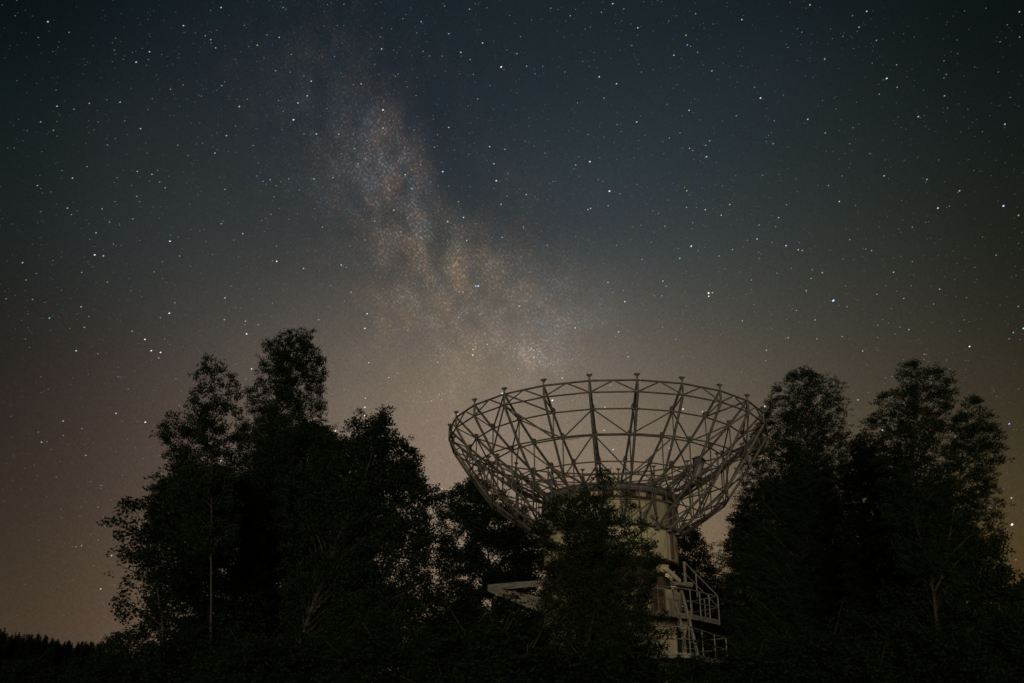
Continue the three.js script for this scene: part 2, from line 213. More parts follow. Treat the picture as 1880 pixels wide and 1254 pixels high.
// ------------------------------------------------------------------ mesh building
class MB {
  constructor() { this.p = []; this.n = []; this.u = []; this.i = []; }
  tube(pts, radii, sides = 7, caps = true) {
    const k = pts.length, R = Array.isArray(radii) ? radii : pts.map(() => radii), base = this.p.length / 3;
    let side = null, run = 0;
    for (let j = 0; j < k; j++) {
      const t = V(0, 0, 0).subVectors(pts[Math.min(j + 1, k - 1)], pts[Math.max(j - 1, 0)]).normalize();
      if (!side) side = Math.abs(t.y) > 0.95 ? V(1, 0, 0) : V(0, 1, 0);
      side = side.clone().addScaledVector(t, -side.dot(t)).normalize();
      const other = V(0, 0, 0).crossVectors(t, side);
      if (j) run += pts[j].distanceTo(pts[j - 1]);
      for (let s = 0; s <= sides; s++) {
        const a = (s / sides) * 2 * Math.PI, nx = side.clone().multiplyScalar(Math.cos(a)).addScaledVector(other, Math.sin(a));
        this.p.push(pts[j].x + nx.x * R[j], pts[j].y + nx.y * R[j], pts[j].z + nx.z * R[j]); this.n.push(nx.x, nx.y, nx.z); this.u.push(s / sides, run);
      }
    }
    for (let j = 0; j + 1 < k; j++) for (let s = 0; s < sides; s++) { const a = base + j * (sides + 1) + s, b = a + sides + 1; this.i.push(a, a + 1, b, b, a + 1, b + 1); }
    if (caps) for (const [j, f] of [[0, -1], [k - 1, 1]]) {
      const t = V(0, 0, 0).subVectors(pts[Math.min(j + 1, k - 1)], pts[Math.max(j - 1, 0)]).normalize().multiplyScalar(f), c = this.p.length / 3;
      this.p.push(pts[j].x, pts[j].y, pts[j].z); this.n.push(t.x, t.y, t.z); this.u.push(0.5, 0);
      for (let s = 0; s <= sides; s++) { const q = (base + j * (sides + 1) + s) * 3; this.p.push(this.p[q], this.p[q + 1], this.p[q + 2]); this.n.push(t.x, t.y, t.z); this.u.push(s / sides, 0.1); if (s < sides) this.i.push(c, c + 1 + s, c + 2 + s); }
    }
    return this;
  }
  bar(a, b, r, sides) { return this.tube([a, b], r, sides); }
  add(g, m) {
    const q = g.index ? g : g, p = q.attributes.position, n = q.attributes.normal, u = q.attributes.uv, base = this.p.length / 3, v = V(0, 0, 0), nm = m ? new THREE.Matrix3().getNormalMatrix(m) : null;
    for (let j = 0; j < p.count; j++) {
      v.fromBufferAttribute(p, j); if (m) v.applyMatrix4(m); this.p.push(v.x, v.y, v.z);
      v.fromBufferAttribute(n, j); if (nm) v.applyMatrix3(nm).normalize(); this.n.push(v.x, v.y, v.z);
      this.u.push(u ? u.getX(j) : 0, u ? u.getY(j) : 0);
    }
    if (q.index) for (let j = 0; j < q.index.count; j++) this.i.push(base + q.index.getX(j)); else for (let j = 0; j < p.count; j++) this.i.push(base + j);
    return this;
  }
  beam(a, b, w, h, h2 = h) {                                        // box from a to b; w wide, h high at a, h2 at b
    const t = V(0, 0, 0).subVectors(b, a), len = t.length(); t.normalize();
    const s = V(0, 0, 0).crossVectors(t, Math.abs(t.y) > 0.98 ? V(1, 0, 0) : V(0, 1, 0)).normalize(), up = V(0, 0, 0).crossVectors(s, t);
    const g = new THREE.BoxGeometry(w, 1, len), p = g.attributes.position;
    for (let j = 0; j < p.count; j++) p.setY(j, p.getY(j) * (p.getZ(j) < 0 ? h2 : h));
    const m = new THREE.Matrix4().makeBasis(s, up, t.clone().negate()).setPosition(a.clone().lerp(b, 0.5));
    return this.add(g, m);
  }
  box(x, y, z, sx, sy, sz, turn = 0) { return this.add(new THREE.BoxGeometry(sx, sy, sz), new THREE.Matrix4().makeRotationY(turn).setPosition(x, y, z)); }
  geometry() {
    const g = new THREE.BufferGeometry();
    g.setAttribute('position', new THREE.Float32BufferAttribute(this.p, 3)); g.setAttribute('normal', new THREE.Float32BufferAttribute(this.n, 3)); g.setAttribute('uv', new THREE.Float32BufferAttribute(this.u, 2)); g.setIndex(this.i);
    return g;
  }
  build(name, material, parent) { return mesh(name, this.geometry(), material, parent); }
}
function mesh(name, geometry, material, parent) {
  const o = new THREE.Mesh(geometry, material); o.name = name; o.castShadow = o.receiveShadow = true; parent.add(o); return o;
}
const used = {};
const numbered = (name) => { const n = used[name] ?? 0; used[name] = n + 1; return n ? name + '_' + String(n).padStart(3, '0') : name; };
function thing(name, label, category, [x, y, z], group) {
  const o = new THREE.Group(); o.name = numbered(name); o.position.set(x, y, z); o.userData = { label, category }; if (group) o.userData.group = group; scene.add(o); return o;
}
function group(name, parent) { const o = new THREE.Group(); o.name = name; parent.add(o); return o; }

starField();

// ------------------------------------------------------------------ ground and hill
{
  const g = new THREE.CircleGeometry(2600, 72); g.rotateX(-Math.PI / 2);
  const uv = g.attributes.uv, p = g.attributes.position; for (let j = 0; j < uv.count; j++) uv.setXY(j, p.getX(j) / 4, p.getZ(j) / 4);
  mesh('ground', g, M.turf, scene).userData.kind = 'structure';
}
const ridge = (x) => clamp(24.2 + (-x - 150) * 0.17, 4, 36);       // crest of the hill left of the telescope
const hillHeight = (x, z) => { const d = (z + 320) / (z > -320 ? 105 : 190), c = Math.max(0, 1 - d * d), fade = clamp((x + 520) / 120, 0, 1) * clamp((60 - x) / 120, 0, 1); return ridge(x) * c * c * fade + 1.2 * (fbm(x * 0.03 + 50, z * 0.03 + 50, 3) - 0.5) * c - 0.4; };
{
  const g = new THREE.PlaneGeometry(600, 320, 80, 48); g.rotateX(-Math.PI / 2); g.translate(-230, 0, -360);
  const p = g.attributes.position, uv = g.attributes.uv; for (let j = 0; j < p.count; j++) { p.setY(j, hillHeight(p.getX(j), p.getZ(j))); uv.setXY(j, p.getX(j) / 6, p.getZ(j) / 6); }
  g.computeVertexNormals();
  mesh('hill', g, M.turf, scene).userData.kind = 'structure';
}

// ------------------------------------------------------------------ the radio telescope
function makeTelescope() {
  const T = thing('radio_telescope', 'abandoned radio telescope with an open lattice dish on a beige column with railed platforms', 'radio telescope', [4.475, 0, -45.5]);
  const EYE = 1.6, RIBS = 24;
  const upper = [[7.44, 14.02], [6.46, 13.13], [5.46, 12.3], [4.28, 11.49], [3.06, 10.84]];     // dish side: radius, height
  const lower = [[7.44, 13.52], [6.47, 12.04], [5.43, 10.62], [4.32, 9.84], [3.22, 9.07]];      // back side
  const angle = (k) => rad(-10.19 + 15 * k), node = ([r, h], k) => V(r * Math.sin(angle(k)), h + EYE, r * Math.cos(angle(k)));
  const geo = (f) => { const b = new MB(); f(b); return b.geometry(); };
  // ribs: one geometry of each member for all
  const at0 = ([r, h]) => V(0, h + EYE, r);
  const G = {
    top_chord: [geo((b) => b.tube(upper.map(at0), 0.052, 8))],
    bottom_chord: [geo((b) => b.tube(lower.map(at0), 0.056, 8))],
    post: [0, 1, 2, 3, 4].map((j) => geo((b) => b.bar(at0(upper[j]), at0(lower[j]), j ? 0.028 : 0.05, 6))),
    web_brace: [1, 2, 3, 4].map((j) => geo((b) => b.bar(at0(upper[j]), at0(lower[j - 1 + (j > 1 ? 1 : 0)]), 0.03, 6))),
    gusset: [1, 2, 3].map((j) => geo((b) => { const [r, h] = upper[j]; b.box(0, h + EYE + 0.05, r, 0.16, 0.2, 0.13).box(0, h + EYE + 0.17, r, 0.1, 0.07, 0.16); })),
    mounting_pad: [geo((b) => { const [r, h] = upper[0]; b.bar(V(0, h + EYE, r), V(0, h + EYE + 0.2, r), 0.035, 7); b.add(new THREE.CylinderGeometry(0.1, 0.045, 0.09, 8), new THREE.Matrix4().makeTranslation(0, h + EYE + 0.2, r)); b.box(0, h + EYE + 0.26, r, 0.23, 0.035, 0.16); })],
  };
  for (let k = 0; k < RIBS; k++) {
    const rib = group('rib', T); rib.rotation.y = angle(k);
    for (const [name, list] of Object.entries(G)) for (const g of list) mesh(name, g, M.steel, rib);
  }
  // hoops of the dish: bars from rib to rib
  for (const [level, r] of [[upper[0], 0.042], [upper[1], 0.034], [upper[2], 0.034], [upper[3], 0.03], [upper[4], 0.045], [lower[0], 0.036], [lower[1], 0.034], [lower[2], 0.03], [lower[3], 0.03], [lower[4], 0.05]]) {
    const ring = group('ring_beam', T), g = geo((b) => b.bar(node(level, 0), node(level, 1), r, 7));
    for (let k = 0; k < RIBS; k++) { const o = mesh('ring_bar', g, M.steel, ring); o.rotation.y = rad(15 * k); }
  }
  const brace = (a, b, r = 0.032) => new MB().bar(a, b, r, 6).build('brace', M.steel, T);
  const mid = (k) => node(upper[0], k).lerp(node(upper[0], k + 1), 0.5);
  for (let k = 0; k < RIBS; k++) { brace(node(lower[0], k), mid(k)); brace(node(lower[0], k), mid(k - 1)); }
  for (let k = 0; k < RIBS; k += 2) for (const s of [-1, 1]) {
    brace(node(upper[1], k), node(upper[2], k + s)); brace(node(lower[1], k), node(lower[2], k + s));
    brace(node(upper[3], k), node(upper[4], k + s)); brace(node(lower[2], k), node(lower[3], k + s)); brace(node(lower[3], k), node(lower[4], k + s));
    if ((k + 2) % 6 === 0) { brace(node(upper[0], k), node(upper[1], k + s), 0.036); brace(node(lower[0], k), node(lower[1], k + s), 0.036); }
  }
  // column: lower wall with a doorway, bearing, panelled upper wall, roof
  const Y = (h) => h + EYE, wall = (name, prof, m, start = 0, len = 360, seg = 48) => {
    const g = new THREE.LatheGeometry(prof.map(([r, h]) => new THREE.Vector2(r, Y(h))), seg, rad(start), rad(len)), p = g.attributes.position, uv = g.attributes.uv;
    for (let j = 0; j < p.count; j++) uv.setXY(j, uv.getX(j) * rad(len) * 3 / 4, p.getY(j) / 4);
    return mesh(name, g, m, T);
  };
  wall('column_base', [[3.05, -1.6], [3.05, 3.66]], M.wall);
  wall('lower_wall', [[3.05, 3.66], [3.05, 5.28]], M.wall, 70, 342);
  wall('lower_wall', [[3.05, 5.28], [3.05, 6.45], [2.7, 6.5], [0.2, 6.55]], M.wall);
  wall('doorway_lining', [[1.2, 3.66], [1.2, 5.28]], M.wall);
  for (const a of [52, 70]) { const s = Math.sin(rad(a)), c = Math.cos(rad(a)); new MB().box(3.07 * s, Y(4.47), 3.07 * c, 0.1, 1.66, 0.12, rad(a)).build('door_jamb', M.wall, T); }
  { const a = rad(61); new MB().box(3.07 * Math.sin(a), Y(5.34), 3.07 * Math.cos(a), 1.04, 0.1, 0.12, a).build('door_lintel', M.wall, T); }
  wall('bearing', [[0.2, 6.5], [2.5, 6.5], [2.62, 6.62], [2.62, 7.1], [2.4, 7.15], [2.4, 7.5], [2.9, 7.66], [2.98, 7.68], [2.98, 7.74], [0.3, 7.74]], M.rust);
  for (let k = 0; k < 16; k++) {
    const g = new THREE.LatheGeometry([[2.96, 7.74], [3.03, 7.76], [3.03, 10.2], [2.96, 10.22]].map(([r, h]) => new THREE.Vector2(r, Y(h))), 4, rad(22.5 * k + 4.3), rad(22.1)), p = g.attributes.position, uv = g.attributes.uv;
    for (let j = 0; j < p.count; j++) uv.setXY(j, uv.getX(j) * 0.3 + k * 0.295, p.getY(j) / 4);
    mesh('wall_panel', g, M.wall, T);
  }
  wall('panel_backing', [[2.95, 7.74], [2.95, 10.3]], M.rust);
  wall('collar', [[2.9, 10.2], [3.08, 10.22], [3.08, 10.3], [2.8, 10.31], [2.8, 10.62]], M.rust);
  wall('roof', [[2.7, 10.6], [3.03, 10.6], [3.05, 10.9], [2.9, 10.95], [1.6, 11.15], [0.02, 11.2]], M.roof);
  for (let k = 0; k < 18; k++) {
    if (k % 5 === 4) continue;
    const a = rad(20 * k + 4), hatch = group('hatch', T); hatch.position.set(2.82 * Math.sin(a), Y(10.45), 2.82 * Math.cos(a)); hatch.rotation.y = a;
    new MB().box(0, 0.13, 0.05, 0.62, 0.05, 0.14).box(0, -0.13, 0.05, 0.62, 0.05, 0.14).box(-0.29, 0, 0.05, 0.05, 0.21, 0.14).box(0.29, 0, 0.05, 0.05, 0.21, 0.14).build('hatch_frame', M.rust, hatch);
    new MB().box(0, 0, 0.03, 0.5, 0.2, 0.06).build('hatch_cover', M.wall, hatch);
  }
  for (const [a, top, r] of [[54, 10.15, 0.05], [57.5, 10.15, 0.035], [20, 10.1, 0.03]]) { const s = Math.sin(rad(a)), c = Math.cos(rad(a)); new MB().bar(V(3.09 * s, Y(7.8), 3.09 * c), V(3.09 * s, Y(top), 3.09 * c), r, 7).build('drain_pipe', M.rust, T); }
  // feet of the ribs on the column
  for (let k = 0; k < RIBS; k++) { const s = Math.sin(angle(k)), c = Math.cos(angle(k)); new MB().beam(V(2.98 * s, Y(9.07), 2.98 * c), V(3.26 * s, Y(9.07), 3.26 * c), 0.16, 0.3).build('rib_bracket', M.steel, T); }
  // pipes and a housing by the bearing
  new MB().tube([V(2.0, Y(7.34), 2.2), V(2.2, Y(7.2), 2.35), V(2.75, Y(6.86), 1.75)], 0.1, 9).build('elbow_pipe', M.wall, T);
  new MB().box(2.0, Y(7.32), 2.0, 0.42, 0.32, 0.4, 0.5).build('motor_housing', M.wall, T);
  new MB().beam(V(2.4, Y(6.72), 1.9), V(3.3, Y(6.72), 1.5), 0.3, 0.14).build('bearing_bracket', M.rail, T);
  // platforms
  function platform(h, pts, railFrom, railTo, gap) {
    const P = group('platform', T), shape = new THREE.Shape(pts.map(([x, z]) => new THREE.Vector2(x, -z)));
    const g = new THREE.ExtrudeGeometry(shape, { depth: 0.05, bevelEnabled: false }); g.rotateX(-Math.PI / 2); g.translate(0, Y(h) - 0.05, 0);
    mesh('deck', g, M.rust, P);
    for (let j = railFrom; j < railTo; j++) {
      const a = V(pts[j][0], Y(h), pts[j][1]), b = V(pts[j + 1][0], Y(h), pts[j + 1][1]), n = Math.max(1, Math.round(a.distanceTo(b) / gap));
      new MB().beam(a.clone().setY(Y(h) - 0.09), b.clone().setY(Y(h) - 0.09), 0.06, 0.2).build('edge_beam', M.rail, P);
      for (const [dy, r] of [[1.02, 0.028], [0.54, 0.02]]) new MB().bar(a.clone().setY(Y(h + dy)), b.clone().setY(Y(h + dy)), r, 7).build(dy > 1 ? 'handrail' : 'mid_rail', M.rail, P);
      for (let k = j === railFrom ? 0 : 1; k <= n; k++) { const p = a.clone().lerp(b, k / n); new MB().bar(p, p.clone().setY(Y(h + 1.02)), 0.03, 7).build('railing_post', M.rail, P); }
    }
    return P;
  }
  platform(5.3, [[-2.6, 3.9], [0.75, 4.4], [2.98, 2.9], [4.53, 0.9], [3.2, -1.4], [0, 0]], 0, 4, 0.9);
  platform(3.66, [[-2.4, 3.9], [2.63, 4.1], [4.99, -0.3], [3.3, -2.3], [0, 0]], 0, 3, 1.65);
  // rusty door on the upper platform
  { const a = rad(33), d = group('door', T); d.position.set(3.1 * Math.sin(a), Y(5.86), 3.1 * Math.cos(a)); d.rotation.y = a; new MB().box(0, 0, 0, 0.62, 1.08, 0.07).build('door_leaf', M.rust, d); new MB().box(-0.34, 0, 0, 0.06, 1.16, 0.12).box(0.34, 0, 0, 0.06, 1.16, 0.12).box(0, 0.56, 0, 0.62, 0.06, 0.12).build('door_frame', M.rail, d); new MB().bar(V(0.22, -0.05, 0.06), V(0.22, 0.08, 0.06), 0.02).build('handle', M.rail, d); }
  // ladder between the platforms
  { const L = group('ladder', T), s1 = [V(2.26, Y(6.3), 3.1), V(2.46, Y(4.95), 3.17), V(2.61, Y(3.66), 3.2)], s2 = [V(2.6, Y(6.25), 3.08), V(2.86, Y(4.9), 3.16), V(3.08, Y(3.66), 3.2)];
    for (const s of [s1, s2]) new MB().tube(s, 0.075, 8).build('stringer', M.rail, L);
    for (let k = 1; k < 10; k++) { const t = k / 10, on = (s) => (t < 0.5 ? s[0].clone().lerp(s[1], t * 2) : s[1].clone().lerp(s[2], t * 2 - 1)); new MB().bar(on(s1), on(s2), 0.012, 6).build('rung', M.rail, L); } }
  // tapering bracket under the upper platform
  { const g = new THREE.CylinderGeometry(0.34, 0.05, 0.75, 4, 1); g.rotateY(0.5); g.scale(1, 1, 0.5); new MB().add(g, new THREE.Matrix4().makeTranslation(2.72, Y(4.75), 2.2)).build('bracket', M.wall, T); }
  // sloping handrail from the bearing down to the corner of the upper platform
  { const S = group('stair_railing', T), a = V(3.06, Y(7.72), 1.5), b = V(4.53, Y(6.34), 0.9), low = (p, d) => p.clone().add(V(0, -d, 0));
    new MB().bar(a, b, 0.032).build('handrail', M.rail, S); new MB().bar(low(a, 0.5), low(b, 0.48), 0.02).build('mid_rail', M.rail, S);
    new MB().bar(low(a, 0.92), a, 0.07, 8).build('railing_post', M.rail, S); const m = a.clone().lerp(b, 0.35); new MB().bar(low(m, 1.0), m, 0.032).build('railing_post', M.rail, S);
    new MB().box(3.12, Y(6.72), 1.5, 0.36, 0.2, 0.3, 0.4).build('foot_plate', M.rail, S); }
  // triangular outrigger on the left
  new MB().beam(V(-5.55, Y(6.83), 0), V(-2.7, Y(6.88), 1.2), 0.1, 0.26, 0.26).build('outrigger_arm', M.rail, T);
  new MB().beam(V(-5.5, Y(6.76), 0.02), V(-2.55, Y(5.66), 1.7), 0.1, 0.22, 0.72).build('outrigger_brace', M.rail, T);
  new MB().beam(V(-3.0, Y(5.7), 1.38), V(-2.9, Y(6.75), 1.42), 0.07, 0.1).build('outrigger_strut', M.rail, T);
  // cable box fixed among the bars and a loop of wire under a hoop
  { const B = group('cable_box', T), p = V(3.75, Y(11.62), 2.55); B.position.copy(p); B.rotation.set(0.1, 0.6, -0.25);
    const g = new THREE.CylinderGeometry(0.27, 0.18, 0.8, 4, 1); g.rotateY(Math.PI / 4); new MB().add(g).build('box_body', M.cabinet, B);
    const c = new THREE.CylinderGeometry(0.12, 0.36, 0.16, 4, 1); c.rotateY(Math.PI / 4); c.translate(0, 0.5, 0); new MB().add(c).build('box_lid', M.cabinet, B); new MB().bar(V(0, -0.4, 0), V(0, -0.75, 0), 0.05).build('box_bracket', M.steel, B); }
  { const a = node(lower[1], -1), b = node(lower[1], 0), p = a.clone().lerp(b, 0.3), q = a.clone().lerp(b, 0.62), d = V(0, -0.13, 0); new MB().tube([p, p.clone().add(d), q.clone().add(d), q], 0.012, 5).build('wire_loop', M.steel, T); }
}
makeTelescope();

// ------------------------------------------------------------------ trees and shrubs
// base on the ground; stems: sideways, up; outline of the crown: height, left, right (metres from the base)
const TREES = {
  birchLeft: {base: [-8.9, -31], stems: [[[0.0, -0.2], [0.0, 3.49], [-0.25, 5.91], [-0.44, 7.56], [-0.68, 9.82], [-0.86, 11.83], [-0.97, 13.16], [-1.01, 13.8]]], outline: [[7.4, -1.06, 0.21], [8.24, -1.5, 0.2], [9.29, -1.77, 0.09], [10.18, -2.1, -0.0], [10.9, -2.37, 0.06], [11.36, -2.57, 0.12], [11.92, -2.19, 0.08], [12.3, -1.75, -0.12], [12.68, -1.67, -0.23], [13.16, -1.55, -0.25], [13.58, -1.42, -0.69], [13.88, -1.07, -0.96]]},
  birchTall: {base: [-10.29, -43], stems: [[[0.0, -0.2], [0.0, 4.23], [-0.31, 6.47], [-0.48, 8.71], [-0.63, 12.26], [-0.52, 15.27], [-0.09, 17.36], [0.35, 18.98], [0.74, 19.89]]], outline: [[10.58, -1.51, 1.32], [12.26, -1.92, 1.91], [14.0, -2.11, 2.03], [14.89, -2.15, 1.86], [15.53, -1.9, 1.87], [16.05, -1.68, 1.88], [16.7, -1.85, 1.78], [17.36, -1.79, 1.86], [17.9, -1.12, 1.8], [18.57, -1.58, 1.65], [18.98, -1.32, 1.42], [19.59, -0.92, 1.04], [20.0, 0.65, 0.86]]},
  denseLeft: {base: [-10.6, -36], stems: [[[0.0, -0.2], [0.0, 3.8], [-0.37, 6.61], [-0.74, 8.92], [-1.09, 10.94]]], outline: [[3.96, -1.64, 2.37], [5.13, -1.94, 2.27], [6.23, -2.24, 2.16], [7.36, -2.36, 2.0], [8.53, -2.43, 1.8], [9.72, -2.69, 1.45], [10.53, -2.58, 1.17], [10.98, -2.5, 0.52], [11.39, -1.75, -0.33]]},
  looseLeft: {base: [-9.87, -30], stems: [[[0.0, -0.2], [0.0, 3.43], [-0.32, 5.0], [-0.74, 6.56], [-1.32, 8.03], [-1.77, 8.62]], [[-0.5, 5.62], [-1.24, 6.09], [-1.74, 6.4]]], outline: [[4.66, -1.0, -0.16], [5.0, -1.49, -0.29], [5.3, -1.7, -0.36], [5.77, -1.85, -0.42], [6.4, -1.98, -0.54], [6.97, -1.98, -0.65], [7.24, -1.8, -0.72], [7.62, -2.05, -0.77], [8.03, -2.24, -0.89], [8.36, -2.36, -0.98], [8.77, -1.86, -1.29]]},
  birchLeaning: {base: [-7.05, -34], stems: [[[0.0, -0.2], [0.0, 3.68], [0.05, 4.76], [0.43, 6.15], [0.81, 7.23], [1.13, 8.44], [1.58, 9.55], [1.94, 10.63], [2.22, 11.8], [2.59, 12.88]], [[1.13, 8.44], [1.62, 8.89], [2.35, 9.3], [2.75, 9.55]]], outline: [[4.59, -0.79, 4.38], [5.97, -0.92, 4.51], [7.41, -1.05, 4.47], [8.7, -1.17, 4.25], [9.46, -1.33, 4.15], [9.94, -1.43, 4.44], [10.42, -1.51, 4.38], [10.71, -1.25, 4.09], [11.2, -0.63, 3.88], [11.64, -0.09, 3.81], [11.94, 0.32, 3.22], [12.31, 0.79, 2.93], [12.65, 1.2, 2.68], [12.98, 2.53, 2.65]]},
  denseMiddle: {base: [-8.92, -41], stems: [[[0.0, -0.2], [0.0, 4.1], [-0.17, 7.3], [-0.12, 10.62], [-0.18, 14.15]]], outline: [[4.39, -1.94, 3.81], [7.3, -2.36, 3.66], [9.49, -2.6, 3.33], [11.77, -2.61, 2.76], [13.66, -2.35, 1.95], [14.51, -1.61, 0.96]]},
  backLeft: {base: [-1.24, -60], stems: [[[0.0, -0.2], [0.0, 5.26], [0.12, 9.94], [-0.41, 14.46], [-1.04, 17.16]]], outline: [[5.97, -3.44, 5.62], [9.32, -3.71, 5.4], [11.53, -3.78, 4.48], [13.14, -3.67, 3.53], [14.46, -3.51, 2.73], [15.8, -3.22, 1.58], [16.31, -2.96, 0.74], [16.82, -1.94, 0.07], [17.3, -1.31, -0.84]]},
  youngMiddle: {base: [2.98, -36], stems: [[[0.0, -0.2], [0.0, 3.8], [0.13, 6.61], [0.26, 9.32], [0.41, 11.35]]], outline: [[3.87, -2.7, 2.39], [4.4, -2.61, 2.37], [5.13, -2.42, 2.13], [5.68, -2.22, 2.01], [6.23, -2.03, 1.92], [6.79, -2.02, 2.03], [7.36, -2.11, 2.29], [7.94, -2.09, 2.32], [8.53, -1.85, 2.24], [9.02, -2.31, 2.15], [9.52, -2.27, 2.02], [10.02, -1.87, 1.64], [10.43, -1.06, 1.34], [10.73, -0.21, 1.08], [11.14, 0.2, 0.69], [11.48, 0.38, 0.48]]},
  youngLow: {base: [2.98, -36], stems: [[[0.0, -0.2], [0.0, 3.8], [0.13, 6.61], [0.26, 9.32], [0.41, 11.35]]], outline: [[3.87, -2.7, 2.39], [5.13, -2.42, 2.16], [6.05, -2.03, 1.95], [6.79, -1.98, 2.03], [7.75, -2.01, 2.35], [8.33, -2.28, 2.27], [8.82, -2.35, 2.04], [9.32, -2.35, 1.37], [9.82, -2.09, 0.8], [10.32, -1.18, 0.62]]},
  birchRight: {base: [13.94, -50], stems: [[[0.0, -0.2], [0.0, 4.65], [0.79, 11.22], [1.49, 16.9], [1.78, 20.49]]], outline: [[5.99, -3.86, 3.35], [8.55, -3.78, 3.7], [9.61, -3.81, 3.84], [11.22, -3.63, 3.79], [12.32, -3.32, 3.72], [13.43, -2.79, 3.81], [14.28, -2.3, 3.82], [15.14, -2.14, 3.76], [16.02, -1.78, 3.76], [16.9, -1.47, 3.76], [18.1, -1.02, 3.8], [19.01, -0.3, 3.69], [19.77, 0.01, 3.64], [20.24, 0.64, 2.39], [20.77, 1.63, 1.9]]},
  birchRightLow: {base: [13.94, -50], stems: [[[0.0, -0.2], [0.0, 4.65], [0.79, 11.22], [1.49, 16.9], [1.78, 20.49]]], outline: [[5.99, -3.15, 3.35], [9.08, -2.94, 3.77], [10.95, -3.0, 3.81], [12.32, -3.07, 3.8], [13.43, -2.29, 3.81], [14.57, -1.07, 3.69], [15.43, -0.14, 2.95]]},
  twinLow: {base: [15.52, -38], stems: [[[0.0, -0.2], [0.0, 3.92], [0.11, 5.32], [0.23, 7.08], [0.17, 8.5], [-0.05, 9.75]]], outline: [[4.56, -1.44, 1.53], [6.49, -1.16, 1.88], [8.09, -1.12, 2.17], [9.12, -1.18, 2.35], [10.17, -1.03, 1.91], [11.02, -0.7, 1.42]]},
  denseRight: {base: [15.23, -44], stems: [[[0.0, -0.2], [0.0, 4.29], [0.76, 10.07], [1.22, 13.77]]], outline: [[5.47, -0.94, 2.05], [8.65, -0.77, 2.55], [11.03, -0.46, 2.68], [13.01, -0.21, 2.74], [14.03, 0.04, 2.4], [14.6, 0.24, 1.34], [15.12, 0.61, 0.91]]},
  twinBirch: {base: [15.52, -38], stems: [[[0.0, -0.2], [0.0, 3.92], [0.11, 5.32], [0.23, 7.08], [0.17, 8.5], [-0.05, 9.75], [0.21, 12.11], [0.67, 14.37], [0.97, 16.31]], [[0.23, 7.08], [0.68, 7.79], [1.28, 9.54], [2.14, 12.11], [2.95, 14.94]]], outline: [[7.89, -0.74, 0.9], [9.33, -1.15, 1.24], [10.59, -1.18, 1.56], [11.67, -1.24, 1.79], [12.56, -1.33, 1.89], [13.23, -1.46, 1.9], [13.91, -1.41, 1.79], [14.48, -0.85, 2.11], [15.06, -0.55, 2.27], [15.48, -0.05, 2.21], [15.88, 0.19, 2.19], [16.14, 0.32, 1.39], [16.48, 0.88, 1.04]]},
  twinLobe: {base: [15.31, -37.5], stems: [[[0.0, -0.2], [0.0, 3.89], [0.23, 7.01], [0.67, 7.7], [1.26, 9.43], [2.11, 11.98], [2.92, 14.77]]], outline: [[8.41, 0.99, 2.01], [8.86, 1.43, 2.6], [9.22, 1.16, 3.01], [9.6, 1.14, 3.14], [9.95, 1.35, 3.27], [10.43, 1.95, 3.32], [10.79, 1.76, 2.68], [11.33, 1.68, 3.05], [11.98, 1.75, 3.38], [12.52, 1.78, 3.63], [13.03, 1.93, 3.78], [13.3, 2.02, 3.62], [13.86, 2.22, 3.51], [14.43, 2.47, 3.29], [14.98, 2.87, 3.02]]},
  lowRight: {base: [13.81, -31], stems: [[[0.0, -0.2], [0.0, 3.49], [0.39, 5.11], [0.78, 6.73]]], outline: [[3.71, -0.93, 1.65], [5.11, -0.69, 1.93], [5.99, -0.46, 1.94], [6.32, -0.16, 1.74], [6.53, 0.08, 1.51], [6.73, 0.25, 1.38], [7.06, 0.34, 1.31], [7.36, 0.56, 1.44], [7.63, 1.0, 1.22]]},
  farRight: {base: [20.46, -42], stems: [[[0.0, -0.2], [0.0, 4.16], [0.47, 6.35], [0.8, 7.77]]], outline: [[4.25, -1.51, 1.76], [5.71, -1.02, 2.07], [7.22, -0.52, 2.39], [7.88, 0.05, 1.86], [8.19, 0.61, 1.06]]},
  backRight: {base: [10.34, -62], stems: [[[0.0, -0.2], [0.0, 5.39], [0.35, 9.58], [0.78, 14.04]]], outline: [[5.81, -0.74, 3.51], [8.62, -0.57, 3.76], [10.55, -0.45, 3.43], [11.69, -0.38, 2.86], [12.52, -0.26, 1.76], [13.36, -0.11, 1.48], [14.04, 0.17, 1.4], [14.55, 0.62, 1.02]]},
  darkRight: {base: [18.02, -47], stems: [[[0.0, -0.2], [0.0, 4.47], [0.67, 8.14], [1.62, 13.26]]], outline: [[4.79, -2.64, 3.22], [9.13, -1.81, 3.76], [11.16, -1.29, 3.86], [12.72, -0.55, 3.62], [13.79, 0.39, 2.75]]},
  farRound: {base: [-34.65, -95], stems: [[[0.0, -0.2], [0.0, 7.4], [-0.23, 9.0], [-0.65, 11.15]]], outline: [[7.59, -2.79, 3.13], [9.95, -2.96, 2.31], [10.71, -2.63, 1.11], [11.34, -2.18, 0.02], [11.72, -1.34, -0.94]]},
  shrub0: {base: [-19.92, -44], stems: [[[0.0, -0.2], [0.0, 3.51], [-0.32, 4.32], [-0.62, 5.0]]], outline: [[3.51, -2.68, 2.71], [3.84, -2.61, 2.25], [4.24, -2.86, 1.74], [4.64, -2.32, 1.3], [4.94, -1.68, 0.53], [5.14, -0.8, -0.5]]},
  shrub1: {base: [-14.92, -40], stems: [[[0.0, -0.2], [0.0, 3.34], [-0.33, 4.14], [-0.64, 4.83]]], outline: [[3.34, -1.85, 2.12], [3.66, -2.36, 2.11], [4.06, -2.24, 1.7], [4.46, -1.87, 0.99], [4.76, -1.7, 0.53], [4.95, -0.8, -0.53]]},
